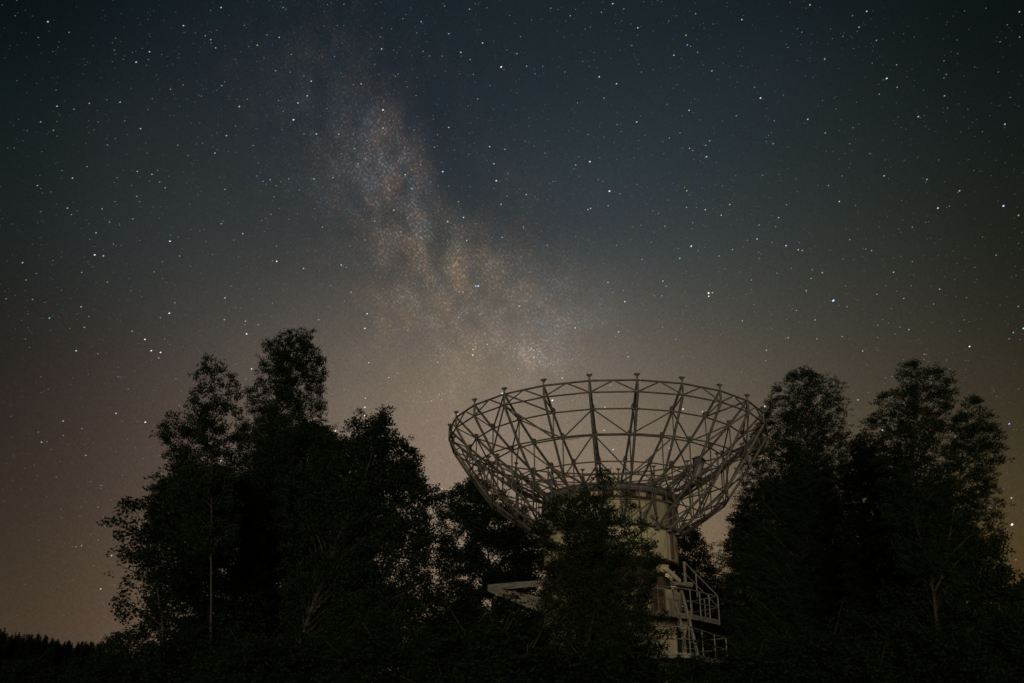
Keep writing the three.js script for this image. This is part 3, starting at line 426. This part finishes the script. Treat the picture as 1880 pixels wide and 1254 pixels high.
  shrub2: {base: [-8.27, -27], stems: [[[0.0, -0.2], [0.0, 2.77], [-0.1, 3.58], [-0.19, 4.33]]], outline: [[2.77, -1.82, 1.68], [3.1, -1.73, 1.78], [3.5, -1.54, 1.61], [3.91, -1.5, 1.13], [4.21, -0.93, 0.77], [4.41, -0.29, -0.1]]},
  shrub3: {base: [-5.8, -24], stems: [[[0.0, -0.2], [0.0, 2.64], [-0.09, 3.23], [-0.18, 3.76]]], outline: [[2.64, -1.43, 1.24], [2.88, -1.39, 1.36], [3.17, -1.32, 1.32], [3.47, -1.22, 0.77], [3.68, -0.8, 0.48], [3.83, -0.27, -0.11]]},
  shrub4: {base: [-4.37, -25], stems: [[[0.0, -0.2], [0.0, 2.69], [-0.28, 3.33], [-0.56, 3.91]]], outline: [[2.69, -1.63, 1.46], [2.94, -1.58, 1.55], [3.27, -1.72, 1.06], [3.59, -1.53, 0.78], [3.83, -1.27, 0.21], [3.99, -0.67, -0.47]]},
  shrub5: {base: [-2.6, -23], stems: [[[0.0, -0.2], [0.0, 2.6], [-0.21, 3.33], [-0.42, 4.02]]], outline: [[2.6, -1.25, 1.19], [2.89, -1.32, 1.15], [3.26, -1.32, 1.07], [3.63, -1.16, 0.8], [3.9, -0.95, 0.27], [4.09, -0.51, -0.35]]},
  shrub6: {base: [-1.13, -21], stems: [[[0.0, -0.2], [0.0, 2.51], [0.09, 3.25], [0.19, 3.93]]], outline: [[2.51, -0.84, 0.86], [2.8, -0.75, 0.91], [3.17, -0.66, 0.9], [3.54, -0.58, 0.75], [3.82, -0.22, 0.62], [4.0, 0.14, 0.25]]},
  shrub7: {base: [-0.34, -19], stems: [[[0.0, -0.2], [0.0, 2.43], [0.05, 3.04], [0.11, 3.62]]], outline: [[2.43, -0.54, 0.52], [2.67, -0.51, 0.63], [2.98, -0.43, 0.53], [3.29, -0.35, 0.48], [3.52, -0.17, 0.43], [3.67, 0.08, 0.14]]},
  shrub8: {base: [0.24, -18.5], stems: [[[0.0, -0.2], [0.0, 2.41], [0.02, 2.92], [0.04, 3.39]]], outline: [[2.41, -0.62, 0.66], [2.61, -0.64, 0.67], [2.87, -0.55, 0.59], [3.13, -0.53, 0.55], [3.32, -0.33, 0.36], [3.45, 0.01, 0.08]]},
  shrub9: {base: [1.08, -19], stems: [[[0.0, -0.2], [0.0, 2.43], [0.1, 2.86], [0.2, 3.25]]], outline: [[2.43, -0.8, 0.88], [2.6, -0.65, 0.9], [2.82, -0.69, 0.74], [3.04, -0.4, 0.68], [3.2, -0.19, 0.55], [3.31, 0.16, 0.25]]},
  shrub10: {base: [2.16, -20], stems: [[[0.0, -0.2], [0.0, 2.47], [0.15, 2.96], [0.3, 3.4]]], outline: [[2.47, -0.73, 0.77], [2.66, -0.79, 0.76], [2.91, -0.65, 0.85], [3.16, -0.35, 0.77], [3.34, -0.15, 0.6], [3.46, 0.25, 0.35]]},
  shrub11: {base: [3.4, -21], stems: [[[0.0, -0.2], [0.0, 2.51], [0.09, 2.81], [0.18, 3.05]]], outline: [[2.51, -0.58, 0.72], [2.63, -0.68, 0.71], [2.78, -0.45, 0.75], [2.93, -0.4, 0.66], [3.04, -0.18, 0.47], [3.11, 0.15, 0.22]]},
  shrub12: {base: [5.03, -23], stems: [[[0.0, -0.2], [0.0, 2.6], [0.14, 3.08], [0.28, 3.49]]], outline: [[2.6, -0.98, 1.1], [2.79, -1.08, 1.04], [3.03, -0.82, 1.08], [3.27, -0.58, 0.99], [3.45, -0.33, 0.81], [3.56, 0.23, 0.36]]},
  shrub13: {base: [6.56, -25], stems: [[[0.0, -0.2], [0.0, 2.69], [-0.09, 3.32], [-0.19, 3.9]]], outline: [[2.69, -1.15, 1.17], [2.94, -1.3, 1.19], [3.26, -1.19, 0.94], [3.58, -1.07, 0.67], [3.82, -0.8, 0.43], [3.97, -0.26, -0.11]]},
  shrub14: {base: [7.47, -24], stems: [[[0.0, -0.2], [0.0, 2.64], [-0.1, 3.31], [-0.21, 3.93]]], outline: [[2.64, -1.19, 1.1], [2.91, -1.39, 1.12], [3.25, -1.1, 1.16], [3.59, -1.13, 0.67], [3.83, -0.81, 0.41], [4.0, -0.28, -0.13]]},
  shrub15: {base: [9.5, -26], stems: [[[0.0, -0.2], [0.0, 2.73], [0.07, 3.56], [0.12, 4.33]]], outline: [[2.73, -1.32, 1.47], [3.06, -1.43, 1.36], [3.48, -1.05, 1.33], [3.9, -1.03, 0.99], [4.2, -0.51, 0.79], [4.41, 0.05, 0.21]]},
  shrub16: {base: [10.35, -25], stems: [[[0.0, -0.2], [0.0, 2.69], [-0.05, 3.45], [-0.11, 4.16]]], outline: [[2.69, -1.16, 1.11], [2.99, -1.07, 1.03], [3.38, -1.02, 1.12], [3.77, -0.92, 0.86], [4.05, -0.64, 0.55], [4.24, -0.18, -0.04]]},
  shrub17: {base: [12.57, -27], stems: [[[0.0, -0.2], [0.0, 2.77], [0.28, 3.77], [0.56, 4.71]]], outline: [[2.77, -1.34, 1.41], [3.17, -1.24, 1.31], [3.67, -0.78, 1.33], [4.18, -0.59, 1.33], [4.55, -0.14, 1.13], [4.8, 0.51, 0.64]]},
  backShrub0: {base: [-2.92, -63], stems: [[[0.0, -0.2], [0.0, 4.34], [0.08, 7.01], [-0.1, 9.58]]], outline: [[4.34, -3.58, 3.42], [5.4, -3.8, 3.69], [6.74, -3.62, 3.03], [8.1, -3.05, 2.61], [9.1, -2.09, 1.76], [9.77, -0.66, 0.46]]},
  backShrub1: {base: [2.3, -64], stems: [[[0.0, -0.2], [0.0, 4.39], [0.18, 7.26], [0.08, 10.03]]], outline: [[4.39, -2.79, 2.95], [5.52, -2.62, 3.18], [6.96, -2.41, 2.94], [8.43, -1.98, 2.06], [9.51, -1.49, 1.76], [10.23, -0.32, 0.57]]},
  backShrub2: {base: [12.5, -60], stems: [[[0.0, -0.2], [0.0, 4.21], [0.35, 6.84], [0.44, 9.38]]], outline: [[4.21, -1.85, 2.35], [5.25, -1.9, 1.92], [6.58, -1.84, 2.07], [7.92, -1.51, 1.82], [8.91, -0.66, 1.55], [9.57, 0.14, 0.79]]},
  backShrub3: {base: [14.66, -57], stems: [[[0.0, -0.2], [0.0, 4.08], [0.4, 6.75], [0.55, 9.35]]], outline: [[4.08, -2.88, 2.32], [5.14, -2.73, 2.84], [6.48, -2.14, 2.69], [7.85, -1.43, 2.44], [8.85, -1.06, 2.11], [9.53, 0.13, 1.0]]},
  backShrub4: {base: [18.11, -55], stems: [[[0.0, -0.2], [0.0, 3.99], [0.47, 6.64], [0.7, 9.22]]], outline: [[3.99, -2.61, 2.36], [5.04, -2.39, 2.86], [6.37, -2.25, 2.58], [7.73, -1.6, 2.33], [8.72, -0.85, 2.07], [9.39, 0.32, 1.13]]},
};
// sprays of leaves round a short twig: long leaf, length, how far they hang
function spray(seed, leaves, len, wide, size, hang) {
  const R = rng(seed), b = new MB(), q = new THREE.Quaternion(), e = new THREE.Euler();
  b.bar(V(0, 0, 0), V(0, -size * hang, size * (1 - hang)), 0.007, 3);
  for (let k = 0; k < leaves; k++) {
    const t = R(), c = V((R() - 0.5) * size * 0.7, -size * hang * t + (R() - 0.5) * size * 0.5, size * (1 - hang) * t + (R() - 0.5) * size * 0.7), L = len * (0.7 + 0.6 * R()), Wd = wide * (0.7 + 0.6 * R()), fold = 0.25 * Wd;
    q.setFromEuler(e.set(R() * 6.3, R() * 6.3, R() * 6.3));
    const s = b.p.length / 3, n = V(0, 1, 0).applyQuaternion(q);
    for (const [x, y, z] of [[0, 0, 0], [Wd, fold, L * 0.42], [0, 0, L], [-Wd, fold, L * 0.42]]) { const v = V(x, y, z).applyQuaternion(q).add(c); b.p.push(v.x, v.y, v.z); b.n.push(n.x, n.y, n.z); b.u.push(0, 0); }
    b.i.push(s, s + 2, s + 1, s, s + 3, s + 2);
  }
  return b.geometry();
}
const SPRAYS = {
  birch: spray(3, 13, 0.07, 0.026, 0.3, 0.75), round: spray(5, 12, 0.085, 0.038, 0.3, 0.2), loose: spray(7, 8, 0.11, 0.045, 0.34, 0.25),
  willow: spray(9, 14, 0.1, 0.02, 0.34, 0.45), shrub: spray(11, 13, 0.085, 0.03, 0.32, -0.35), far: spray(13, 12, 0.2, 0.09, 0.8, 0.1),
};
function crownOf(parent, spec, o) {
  const R = rng(o.seed), rows = spec.outline, h0 = rows[0][0], h1 = rows[rows.length - 1][0];
  const edge = (h) => { let j = 0; while (j < rows.length - 2 && h > rows[j + 1][0]) j++; const t = clamp((h - rows[j][0]) / (rows[j + 1][0] - rows[j][0]), 0, 1); return [lerp(rows[j][1], rows[j + 1][1], t), lerp(rows[j][2], rows[j + 1][2], t)]; };
  let area = 0; const cum = [0];
  for (let j = 0; j < 60; j++) { const [a, b] = edge(lerp(h0, h1, (j + 0.5) / 60)); area += ((b - a) * (h1 - h0)) / 60; cum.push(area); }
  const anyHeight = () => { const q = R() * area; let j = 0; while (j < 59 && cum[j + 1] < q) j++; return lerp(h0, h1, (j + R()) / 60); };
  const stem = spec.stems[o.stem ?? 0], stemAt = (h) => { let j = 0; while (j < stem.length - 2 && h > stem[j + 1][1]) j++; const t = clamp((h - stem[j][1]) / Math.max(0.01, stem[j + 1][1] - stem[j][1]), 0, 1); return V(lerp(stem[j][0], stem[j + 1][0], t), lerp(stem[j][1], stem[j + 1][1], t), 0); };
  const wood = o.wood, mats = [], zeroed = V(0, 0, 0), m4 = new THREE.Matrix4(), q = new THREE.Quaternion(), e = new THREE.Euler(), deep = o.deep ?? 1.6, back = o.back ?? 0;
  const limbs = Math.round(area * (o.limbs ?? 2.2)), total = Math.round(area * o.leaf * 0.6), perLimb = total / limbs;
  const ragged = (h, side) => 0.7 + 0.45 * fbm(h * 3 + side * 31 + o.seed, side * 5.5, 3);
  const inside = (p) => { if (p.y < h0 || p.y > h1 + 0.05) return false; const [a, b] = edge(p.y), c = (a + b) / 2, w = (b - a) / 2; return p.x > c - w * ragged(p.y, 0) - 0.02 && p.x < c + w * ragged(p.y, 1) + 0.02; };
  const leafy = (p, cut) => fbm(p.x * (o.grain ?? 1.9) + o.seed * 3, p.y * (o.grain ?? 1.9) * 0.8 + p.z * 0.6 + 20, 3) > cut + (o.holes ?? 0) * (fbm(p.x * 0.8 + o.seed, p.y * 0.8 + 60, 2) - 0.35);
  const fill = Math.round(area * o.leaf * (o.fill ?? 0.6));
  for (let k = 0, tries = 0; k < fill && tries < fill * 4; tries++) {
    const h = anyHeight(), [a, b] = edge(h), w = (b - a) / 2, x = (R() * 2 - 1), d = Math.min(deep, w * 0.95 + 0.15), p = V((a + b) / 2 + w * x * 1.03, h, d * (R() * 2 - 1) * Math.sqrt(1 - x * x * 0.9) - back * Math.min(1, w / 1.5));
    if (!inside(p) || !leafy(p, o.gaps)) { k += 0.12; continue; }
    q.setFromEuler(e.set((R() - 0.5) * 0.9, R() * 6.283, (R() - 0.5) * 0.9)); const sc = (o.size ?? 1) * (0.75 + 0.5 * R());
    mats.push(m4.clone().compose(p, q, V(sc, sc, sc))); k++;
  }
  for (let k = 0; k < limbs; k++) {
    const he = anyHeight(), [xl, xr] = edge(he), az = R() * 2 * Math.PI, u = Math.pow(R(), 0.4) * 0.97, half = (xr - xl) / 2, dz = Math.min(deep, half * 0.95 + 0.15);
    const end = V((xl + xr) / 2 + half * u * Math.cos(az), he, dz * u * Math.sin(az) - back * Math.min(1, half / 1.5)), reach = Math.hypot(end.x - stemAt(he).x, end.z);
    const hs = clamp(he - reach * (o.rise ?? 0.8) * (0.7 + 0.5 * R()), Math.min(o.clear ?? 0.3, h0), h1 * 0.97), from = stemAt(hs), bend = from.clone().lerp(end, 0.55).add(V((R() - 0.5) * 0.3, reach * (o.arch ?? 0.16), (R() - 0.5) * 0.3)), pts = [];
    for (let t = 0; t <= 4; t++) { const s = t / 4; pts.push(from.clone().multiplyScalar((1 - s) * (1 - s)).addScaledVector(bend, 2 * s * (1 - s)).addScaledVector(end, s * s)); }
    const len = from.distanceTo(end), thick = clamp(0.006 + len * 0.009, 0.009, 0.05) * (o.thick ?? 1);
    wood.tube(pts, pts.map((_, t) => thick * (1 - 0.8 * (t / 4))), 4, false);
    const on = (s) => { const f = clamp(s, 0, 1) * 4, j = Math.min(3, Math.floor(f)); return pts[j].clone().lerp(pts[j + 1], f - j); };
    const count = Math.round(perLimb * (0.5 + R()));
    let made = 0, tries = 0;
    while (made < count && tries++ < count * 3) {
      const s0 = Math.pow(R(), 0.6) * 0.85 + 0.15, start = on(s0), twig = (o.twig ?? 0.5) * (0.4 + R()), dir = V(R() - 0.5, R() - 0.5, R() - 0.5).normalize(), n = 3 + Math.floor(R() * 3);
      for (let j = 1; j <= n && made < count; j++) {
        const t = j / n, p = start.clone().addScaledVector(dir, twig * t).add(V(0, -(o.droop ?? 0.2) * twig * t * t * 2, 0));
        if (!inside(p)) continue;
        if (!leafy(p, o.gaps - 0.06)) { made += 0.3; continue; }
        q.setFromEuler(e.set((R() - 0.5) * 0.9, R() * 6.283, (R() - 0.5) * 0.9)); const sc = (o.size ?? 1) * (0.75 + 0.5 * R());
        mats.push(m4.clone().compose(p, q, V(sc, sc, sc))); made++;
      }
    }
  }
  // single shoots that stand out of the crown
  const shoots = Math.round((h1 - h0) * (o.shoots ?? 5));
  for (let k = 0; k < shoots; k++) {
    const h = k < 4 ? lerp(h0, h1, 0.93 + 0.07 * R()) : anyHeight(), [a, b] = edge(h), side = R() < 0.5 ? -1 : 1, w = (b - a) / 2, top = h > lerp(h0, h1, 0.9), len = (0.3 + 0.75 * R()) * (o.size ?? 1) * (o.reach ?? 1);
    const from = V((a + b) / 2 + w * side * (top ? R() * 0.6 : 0.75), h - 0.1, (R() - 0.5) * 0.8), dir = V(side * (0.35 + R() * 0.9), (top ? 0.9 : 0.15) + R() * 0.7, (R() - 0.5) * 0.7).normalize(), pts = [];
    for (let j = 0; j <= 4; j++) { const s = j / 4; pts.push(from.clone().addScaledVector(dir, len * s).add(V(0, -(o.droop ?? 0.2) * 0.55 * len * s * s, 0))); }
    wood.tube(pts, [0.012, 0.01, 0.008, 0.006, 0.003], 4, false);
    const n = Math.round(4 + len * 6);
    for (let j = 0; j < n; j++) {
      const f = (0.15 + 0.85 * R()) * 4, i = Math.min(3, Math.floor(f)), p = pts[i].clone().lerp(pts[i + 1], f - i).add(V((R() - 0.5) * 0.16, -R() * 0.1, (R() - 0.5) * 0.16));
      q.setFromEuler(e.set((R() - 0.5) * 1.1, R() * 6.283, (R() - 0.5) * 1.1)); const sc = (o.size ?? 1) * (0.55 + 0.5 * R());
      mats.push(m4.clone().compose(p, q, V(sc, sc, sc)));
    }
  }
  const c = new THREE.InstancedMesh(o.spray, o.leafMat, mats.length); mats.forEach((m, j) => c.setMatrixAt(j, m)); c.name = 'crown'; c.castShadow = c.receiveShadow = true; c.userData.kind = 'stuff';
  parent.add(c);
  return mats.length;
}
let sprays = 0;
function tree(name, label, category, spec, o, grp) {
  const T = thing(name, label, category, [spec.base[0], 0, spec.base[1]], grp), wood = new MB(), stem = new MB();
  spec.stems.forEach((s, n) => { const pts = s.map(([x, y]) => V(x, y, 0)), top = pts[pts.length - 1].y; stem.tube(pts, pts.map((p) => Math.max(0.012, (o.girth ?? 0.13) * (1 - 0.9 * Math.pow(clamp(p.y / top, 0, 1), 0.9)) * (n ? 0.75 : 1))), 9, false); });
  sprays += crownOf(T, spec, { ...o, wood });
  for (const extra of o.more ?? []) sprays += crownOf(T, extra.spec, { ...o, ...extra, wood });
  stem.build('trunk', o.barkMat, T);
  wood.build('branchwork', M.bark, T).userData.kind = 'stuff';
  return T;
}
const BIRCH = { spray: SPRAYS.birch, leafMat: M.leafBirch, barkMat: M.birch, leaf: 100, holes: 0.02, grain: 4.2, limbs: 3.6, shoots: 9, reach: 0.6, rise: 0.9, arch: 0.25, droop: 0.6, twig: 0.55, gaps: 0.4, girth: 0.12 };
const DENSE = { spray: SPRAYS.round, leafMat: M.leafDark, barkMat: M.bark, leaf: 230, limbs: 1.6, rise: 0.7, arch: 0.2, droop: 0.15, twig: 0.5, gaps: 0.3, girth: 0.16 };
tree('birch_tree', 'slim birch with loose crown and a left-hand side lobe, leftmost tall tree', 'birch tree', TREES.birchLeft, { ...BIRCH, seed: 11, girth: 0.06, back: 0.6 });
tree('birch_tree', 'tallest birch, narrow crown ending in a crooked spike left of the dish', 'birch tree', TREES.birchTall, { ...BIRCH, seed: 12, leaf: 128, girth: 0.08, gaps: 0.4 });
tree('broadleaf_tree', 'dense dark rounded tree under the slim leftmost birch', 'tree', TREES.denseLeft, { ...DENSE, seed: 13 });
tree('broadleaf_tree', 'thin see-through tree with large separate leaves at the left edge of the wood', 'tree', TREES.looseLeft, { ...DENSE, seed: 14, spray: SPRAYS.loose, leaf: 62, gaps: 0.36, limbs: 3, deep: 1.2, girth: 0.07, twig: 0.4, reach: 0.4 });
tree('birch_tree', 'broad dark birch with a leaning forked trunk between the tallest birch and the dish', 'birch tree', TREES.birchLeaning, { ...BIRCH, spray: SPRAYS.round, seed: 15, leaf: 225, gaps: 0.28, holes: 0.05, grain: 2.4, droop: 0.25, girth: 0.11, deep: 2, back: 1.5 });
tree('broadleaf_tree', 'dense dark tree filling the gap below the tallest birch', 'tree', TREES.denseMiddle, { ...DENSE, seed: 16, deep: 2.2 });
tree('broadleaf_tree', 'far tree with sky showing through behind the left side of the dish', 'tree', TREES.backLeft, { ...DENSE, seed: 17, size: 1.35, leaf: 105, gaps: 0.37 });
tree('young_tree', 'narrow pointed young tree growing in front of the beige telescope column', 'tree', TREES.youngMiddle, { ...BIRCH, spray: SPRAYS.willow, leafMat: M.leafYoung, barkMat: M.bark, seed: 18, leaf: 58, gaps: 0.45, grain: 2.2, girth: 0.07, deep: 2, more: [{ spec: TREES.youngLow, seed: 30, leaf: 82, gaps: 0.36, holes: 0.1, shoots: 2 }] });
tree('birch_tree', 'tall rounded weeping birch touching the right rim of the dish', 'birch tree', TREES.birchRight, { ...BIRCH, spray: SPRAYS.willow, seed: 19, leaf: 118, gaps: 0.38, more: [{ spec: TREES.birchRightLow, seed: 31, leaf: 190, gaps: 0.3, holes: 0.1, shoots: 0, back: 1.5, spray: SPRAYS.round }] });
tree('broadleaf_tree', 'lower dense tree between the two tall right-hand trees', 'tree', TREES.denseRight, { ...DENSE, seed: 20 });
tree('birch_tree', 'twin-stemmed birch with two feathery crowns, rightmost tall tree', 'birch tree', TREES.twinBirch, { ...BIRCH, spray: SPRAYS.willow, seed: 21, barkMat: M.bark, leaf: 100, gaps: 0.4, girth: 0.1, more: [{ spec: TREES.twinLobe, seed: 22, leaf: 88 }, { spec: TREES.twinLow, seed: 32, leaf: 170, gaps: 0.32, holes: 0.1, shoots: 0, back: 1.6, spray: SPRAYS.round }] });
tree('broadleaf_tree', 'small bushy tree at the foot of the twin-stemmed birch, right side', 'tree', TREES.lowRight, { ...DENSE, seed: 23, leaf: 170, gaps: 0.36, girth: 0.08 });
tree('broadleaf_tree', 'low tree cut by the right edge of the picture', 'tree', TREES.farRight, { ...DENSE, seed: 24, girth: 0.1 });
tree('broadleaf_tree', 'far leafy tree behind the railed platforms, right of the column', 'tree', TREES.backRight, { ...DENSE, seed: 25, size: 1.35, leaf: 95, gaps: 0.38 });
tree('broadleaf_tree', 'dark tree standing behind the twin-stemmed birch', 'tree', TREES.darkRight, { ...DENSE, seed: 26, leaf: 230 });
tree('broadleaf_tree', 'rounded far tree beside the wooded hill at lower left', 'tree', TREES.farRound, { ...DENSE, spray: SPRAYS.far, seed: 27, leaf: 22, limbs: 0.6, twig: 1.2, gaps: 0, deep: 4 });

const SHRUB = { spray: SPRAYS.shrub, leafMat: M.leafShrub, barkMat: M.bark, leaf: 210, limbs: 5, rise: 1.2, arch: 0.1, droop: -0.1, twig: 0.35, gaps: 0.25, girth: 0.03, deep: 1.3, clear: 0.1 };
const backLabels = ['shrub behind the telescope, below the left side of the dish', 'shrub behind the column at the foot of the outrigger', 'shrub behind the railed platforms, right of the ladder', 'shrub behind the tall right birch', 'shrub behind the lower dense tree on the right'];
backLabels.forEach((label, n) => tree('shrub', label, 'shrub', TREES['backShrub' + n], { ...SHRUB, seed: 80 + n, size: 1.5, leaf: 110, limbs: 2.5 }));
const shrubLabels = [
  'low shrub at the lower left corner below the wooded hill', 'low shrub in front of the rounded far tree', 'shrub at the foot of the slim leftmost birch', 'shrub between the left birch trunks at the bottom edge',
  'shrub at the foot of the leaning forked birch', 'shrub right of the leaning birch at the bottom edge', 'tall pale shrub below the triangular outrigger, leftmost of three', 'slender shrub below the tip of the triangular outrigger',
  'shrub with several tips left of the young tree at the bottom edge', 'low shrub at the foot of the young tree, left side', 'shrub at the foot of the young tree, right side', 'small shrub under the lower railed platform',
  'shrub right of the lower railed platform', 'shrub at the foot of the tall right birch', 'shrub under the lower dense tree on the right', 'shrub left of the twin-stemmed birch trunk', 'shrub right of the twin-stemmed birch trunk', 'shrub at the lower right corner of the picture'];
shrubLabels.forEach((label, n) => tree('shrub', label, 'shrub', TREES['shrub' + n], { ...SHRUB, seed: 40 + n }));

// conifers on the hill
{
  const crown = (seed) => { const R = rng(seed), b = new MB(); for (let l = 0; l < 24; l++) { const y = 1.2 + l * 0.54, r = 3 * Math.pow(1 - l / 24.6, 0.85), n = 10; for (let k = 0; k < n; k++) { const a = (k / n) * 6.283 + R() * 0.7, len = r * (0.7 + 0.5 * R()), c = Math.cos(a), s = Math.sin(a), w = 0.3 * len + 0.14, i = b.p.length / 3; for (const [f, d, side] of [[0, 0.25, 0], [0.6, 0.05, 1], [1, -0.28 * len, 0], [0.6, 0.05, -1]]) { b.p.push(c * len * f - s * w * side, y + d + (side ? -0.25 : 0), s * len * f + c * w * side); b.n.push(c * 0.3, 0.95, s * 0.3); b.u.push(0, 0); } b.i.push(i, i + 1, i + 2, i, i + 2, i + 3); } } b.tube([V(0, 13, 0), V(0, 14.2, 0)], [0.14, 0.02], 5); return b.geometry(); };
  const kinds = [crown(1), crown(2), crown(3)], trunkG = new MB().tube([V(0, -1, 0), V(0, 13.4, 0)], [0.22, 0.03], 6, false).geometry(), R = rng(77);
  const protos = kinds.map((g) => { const o = new THREE.Group(); mesh('trunk', trunkG, M.bark, o); mesh('crown', g, M.needle, o); return o; });
  const TIPS = [[-158.8, 37.2], [-157.3, 37.8], [-154.2, 36.5], [-152.3, 36.4], [-149.7, 35.7], [-148.1, 35.7], [-146.6, 35.1], [-144.1, 34.7], [-142, 34.4], [-138.2, 33.8], [-135.4, 33.1], [-132.7, 33.1]];
  TIPS.forEach(([x, top], k) => {
    const z = -320 + (R() - 0.5) * 2, y = hillHeight(x, z), o = protos[k % 3].clone(), s = (top + 1.6 - 1.6 - y) / 14.2;
    o.name = numbered('conifer_tree'); o.position.set(x, y, z); o.scale.set(s * 1.15, s, s * 1.15); o.rotation.y = R() * 6; o.userData = { label: 'pointed conifer on the crest of the wooded hill at lower left', category: 'conifer', group: 'conifers along the crest of the hill' }; scene.add(o);
  });
  const rest = []; const m = new THREE.Matrix4(), q = new THREE.Quaternion();
  for (let k = 0; k < 2200; k++) { const x = -300 + R() * 240, z = -324 + (R() < 0.4 ? R() * 12 : R() * 92), y = hillHeight(x, z), s = (z < -300 ? 0.6 + 0.22 * noise2(x * 0.11, 4) : 0.55) + 0.2 * R(); q.setFromAxisAngle(V(0, 1, 0), R() * 6); rest.push(m.clone().compose(V(x, y - 0.5, z), q, V(s * 1.6, s, s * 1.6))); }
  const f = new THREE.InstancedMesh(kinds[0], M.needle, rest.length); rest.forEach((v, j) => f.setMatrixAt(j, v)); f.name = 'conifer_forest'; f.castShadow = f.receiveShadow = true; f.userData = { kind: 'stuff', label: 'dark conifer forest covering the hill at lower left', category: 'forest' };
  scene.add(f);
}
console.log('sprays ' + sprays);
renderer.render(scene, camera);
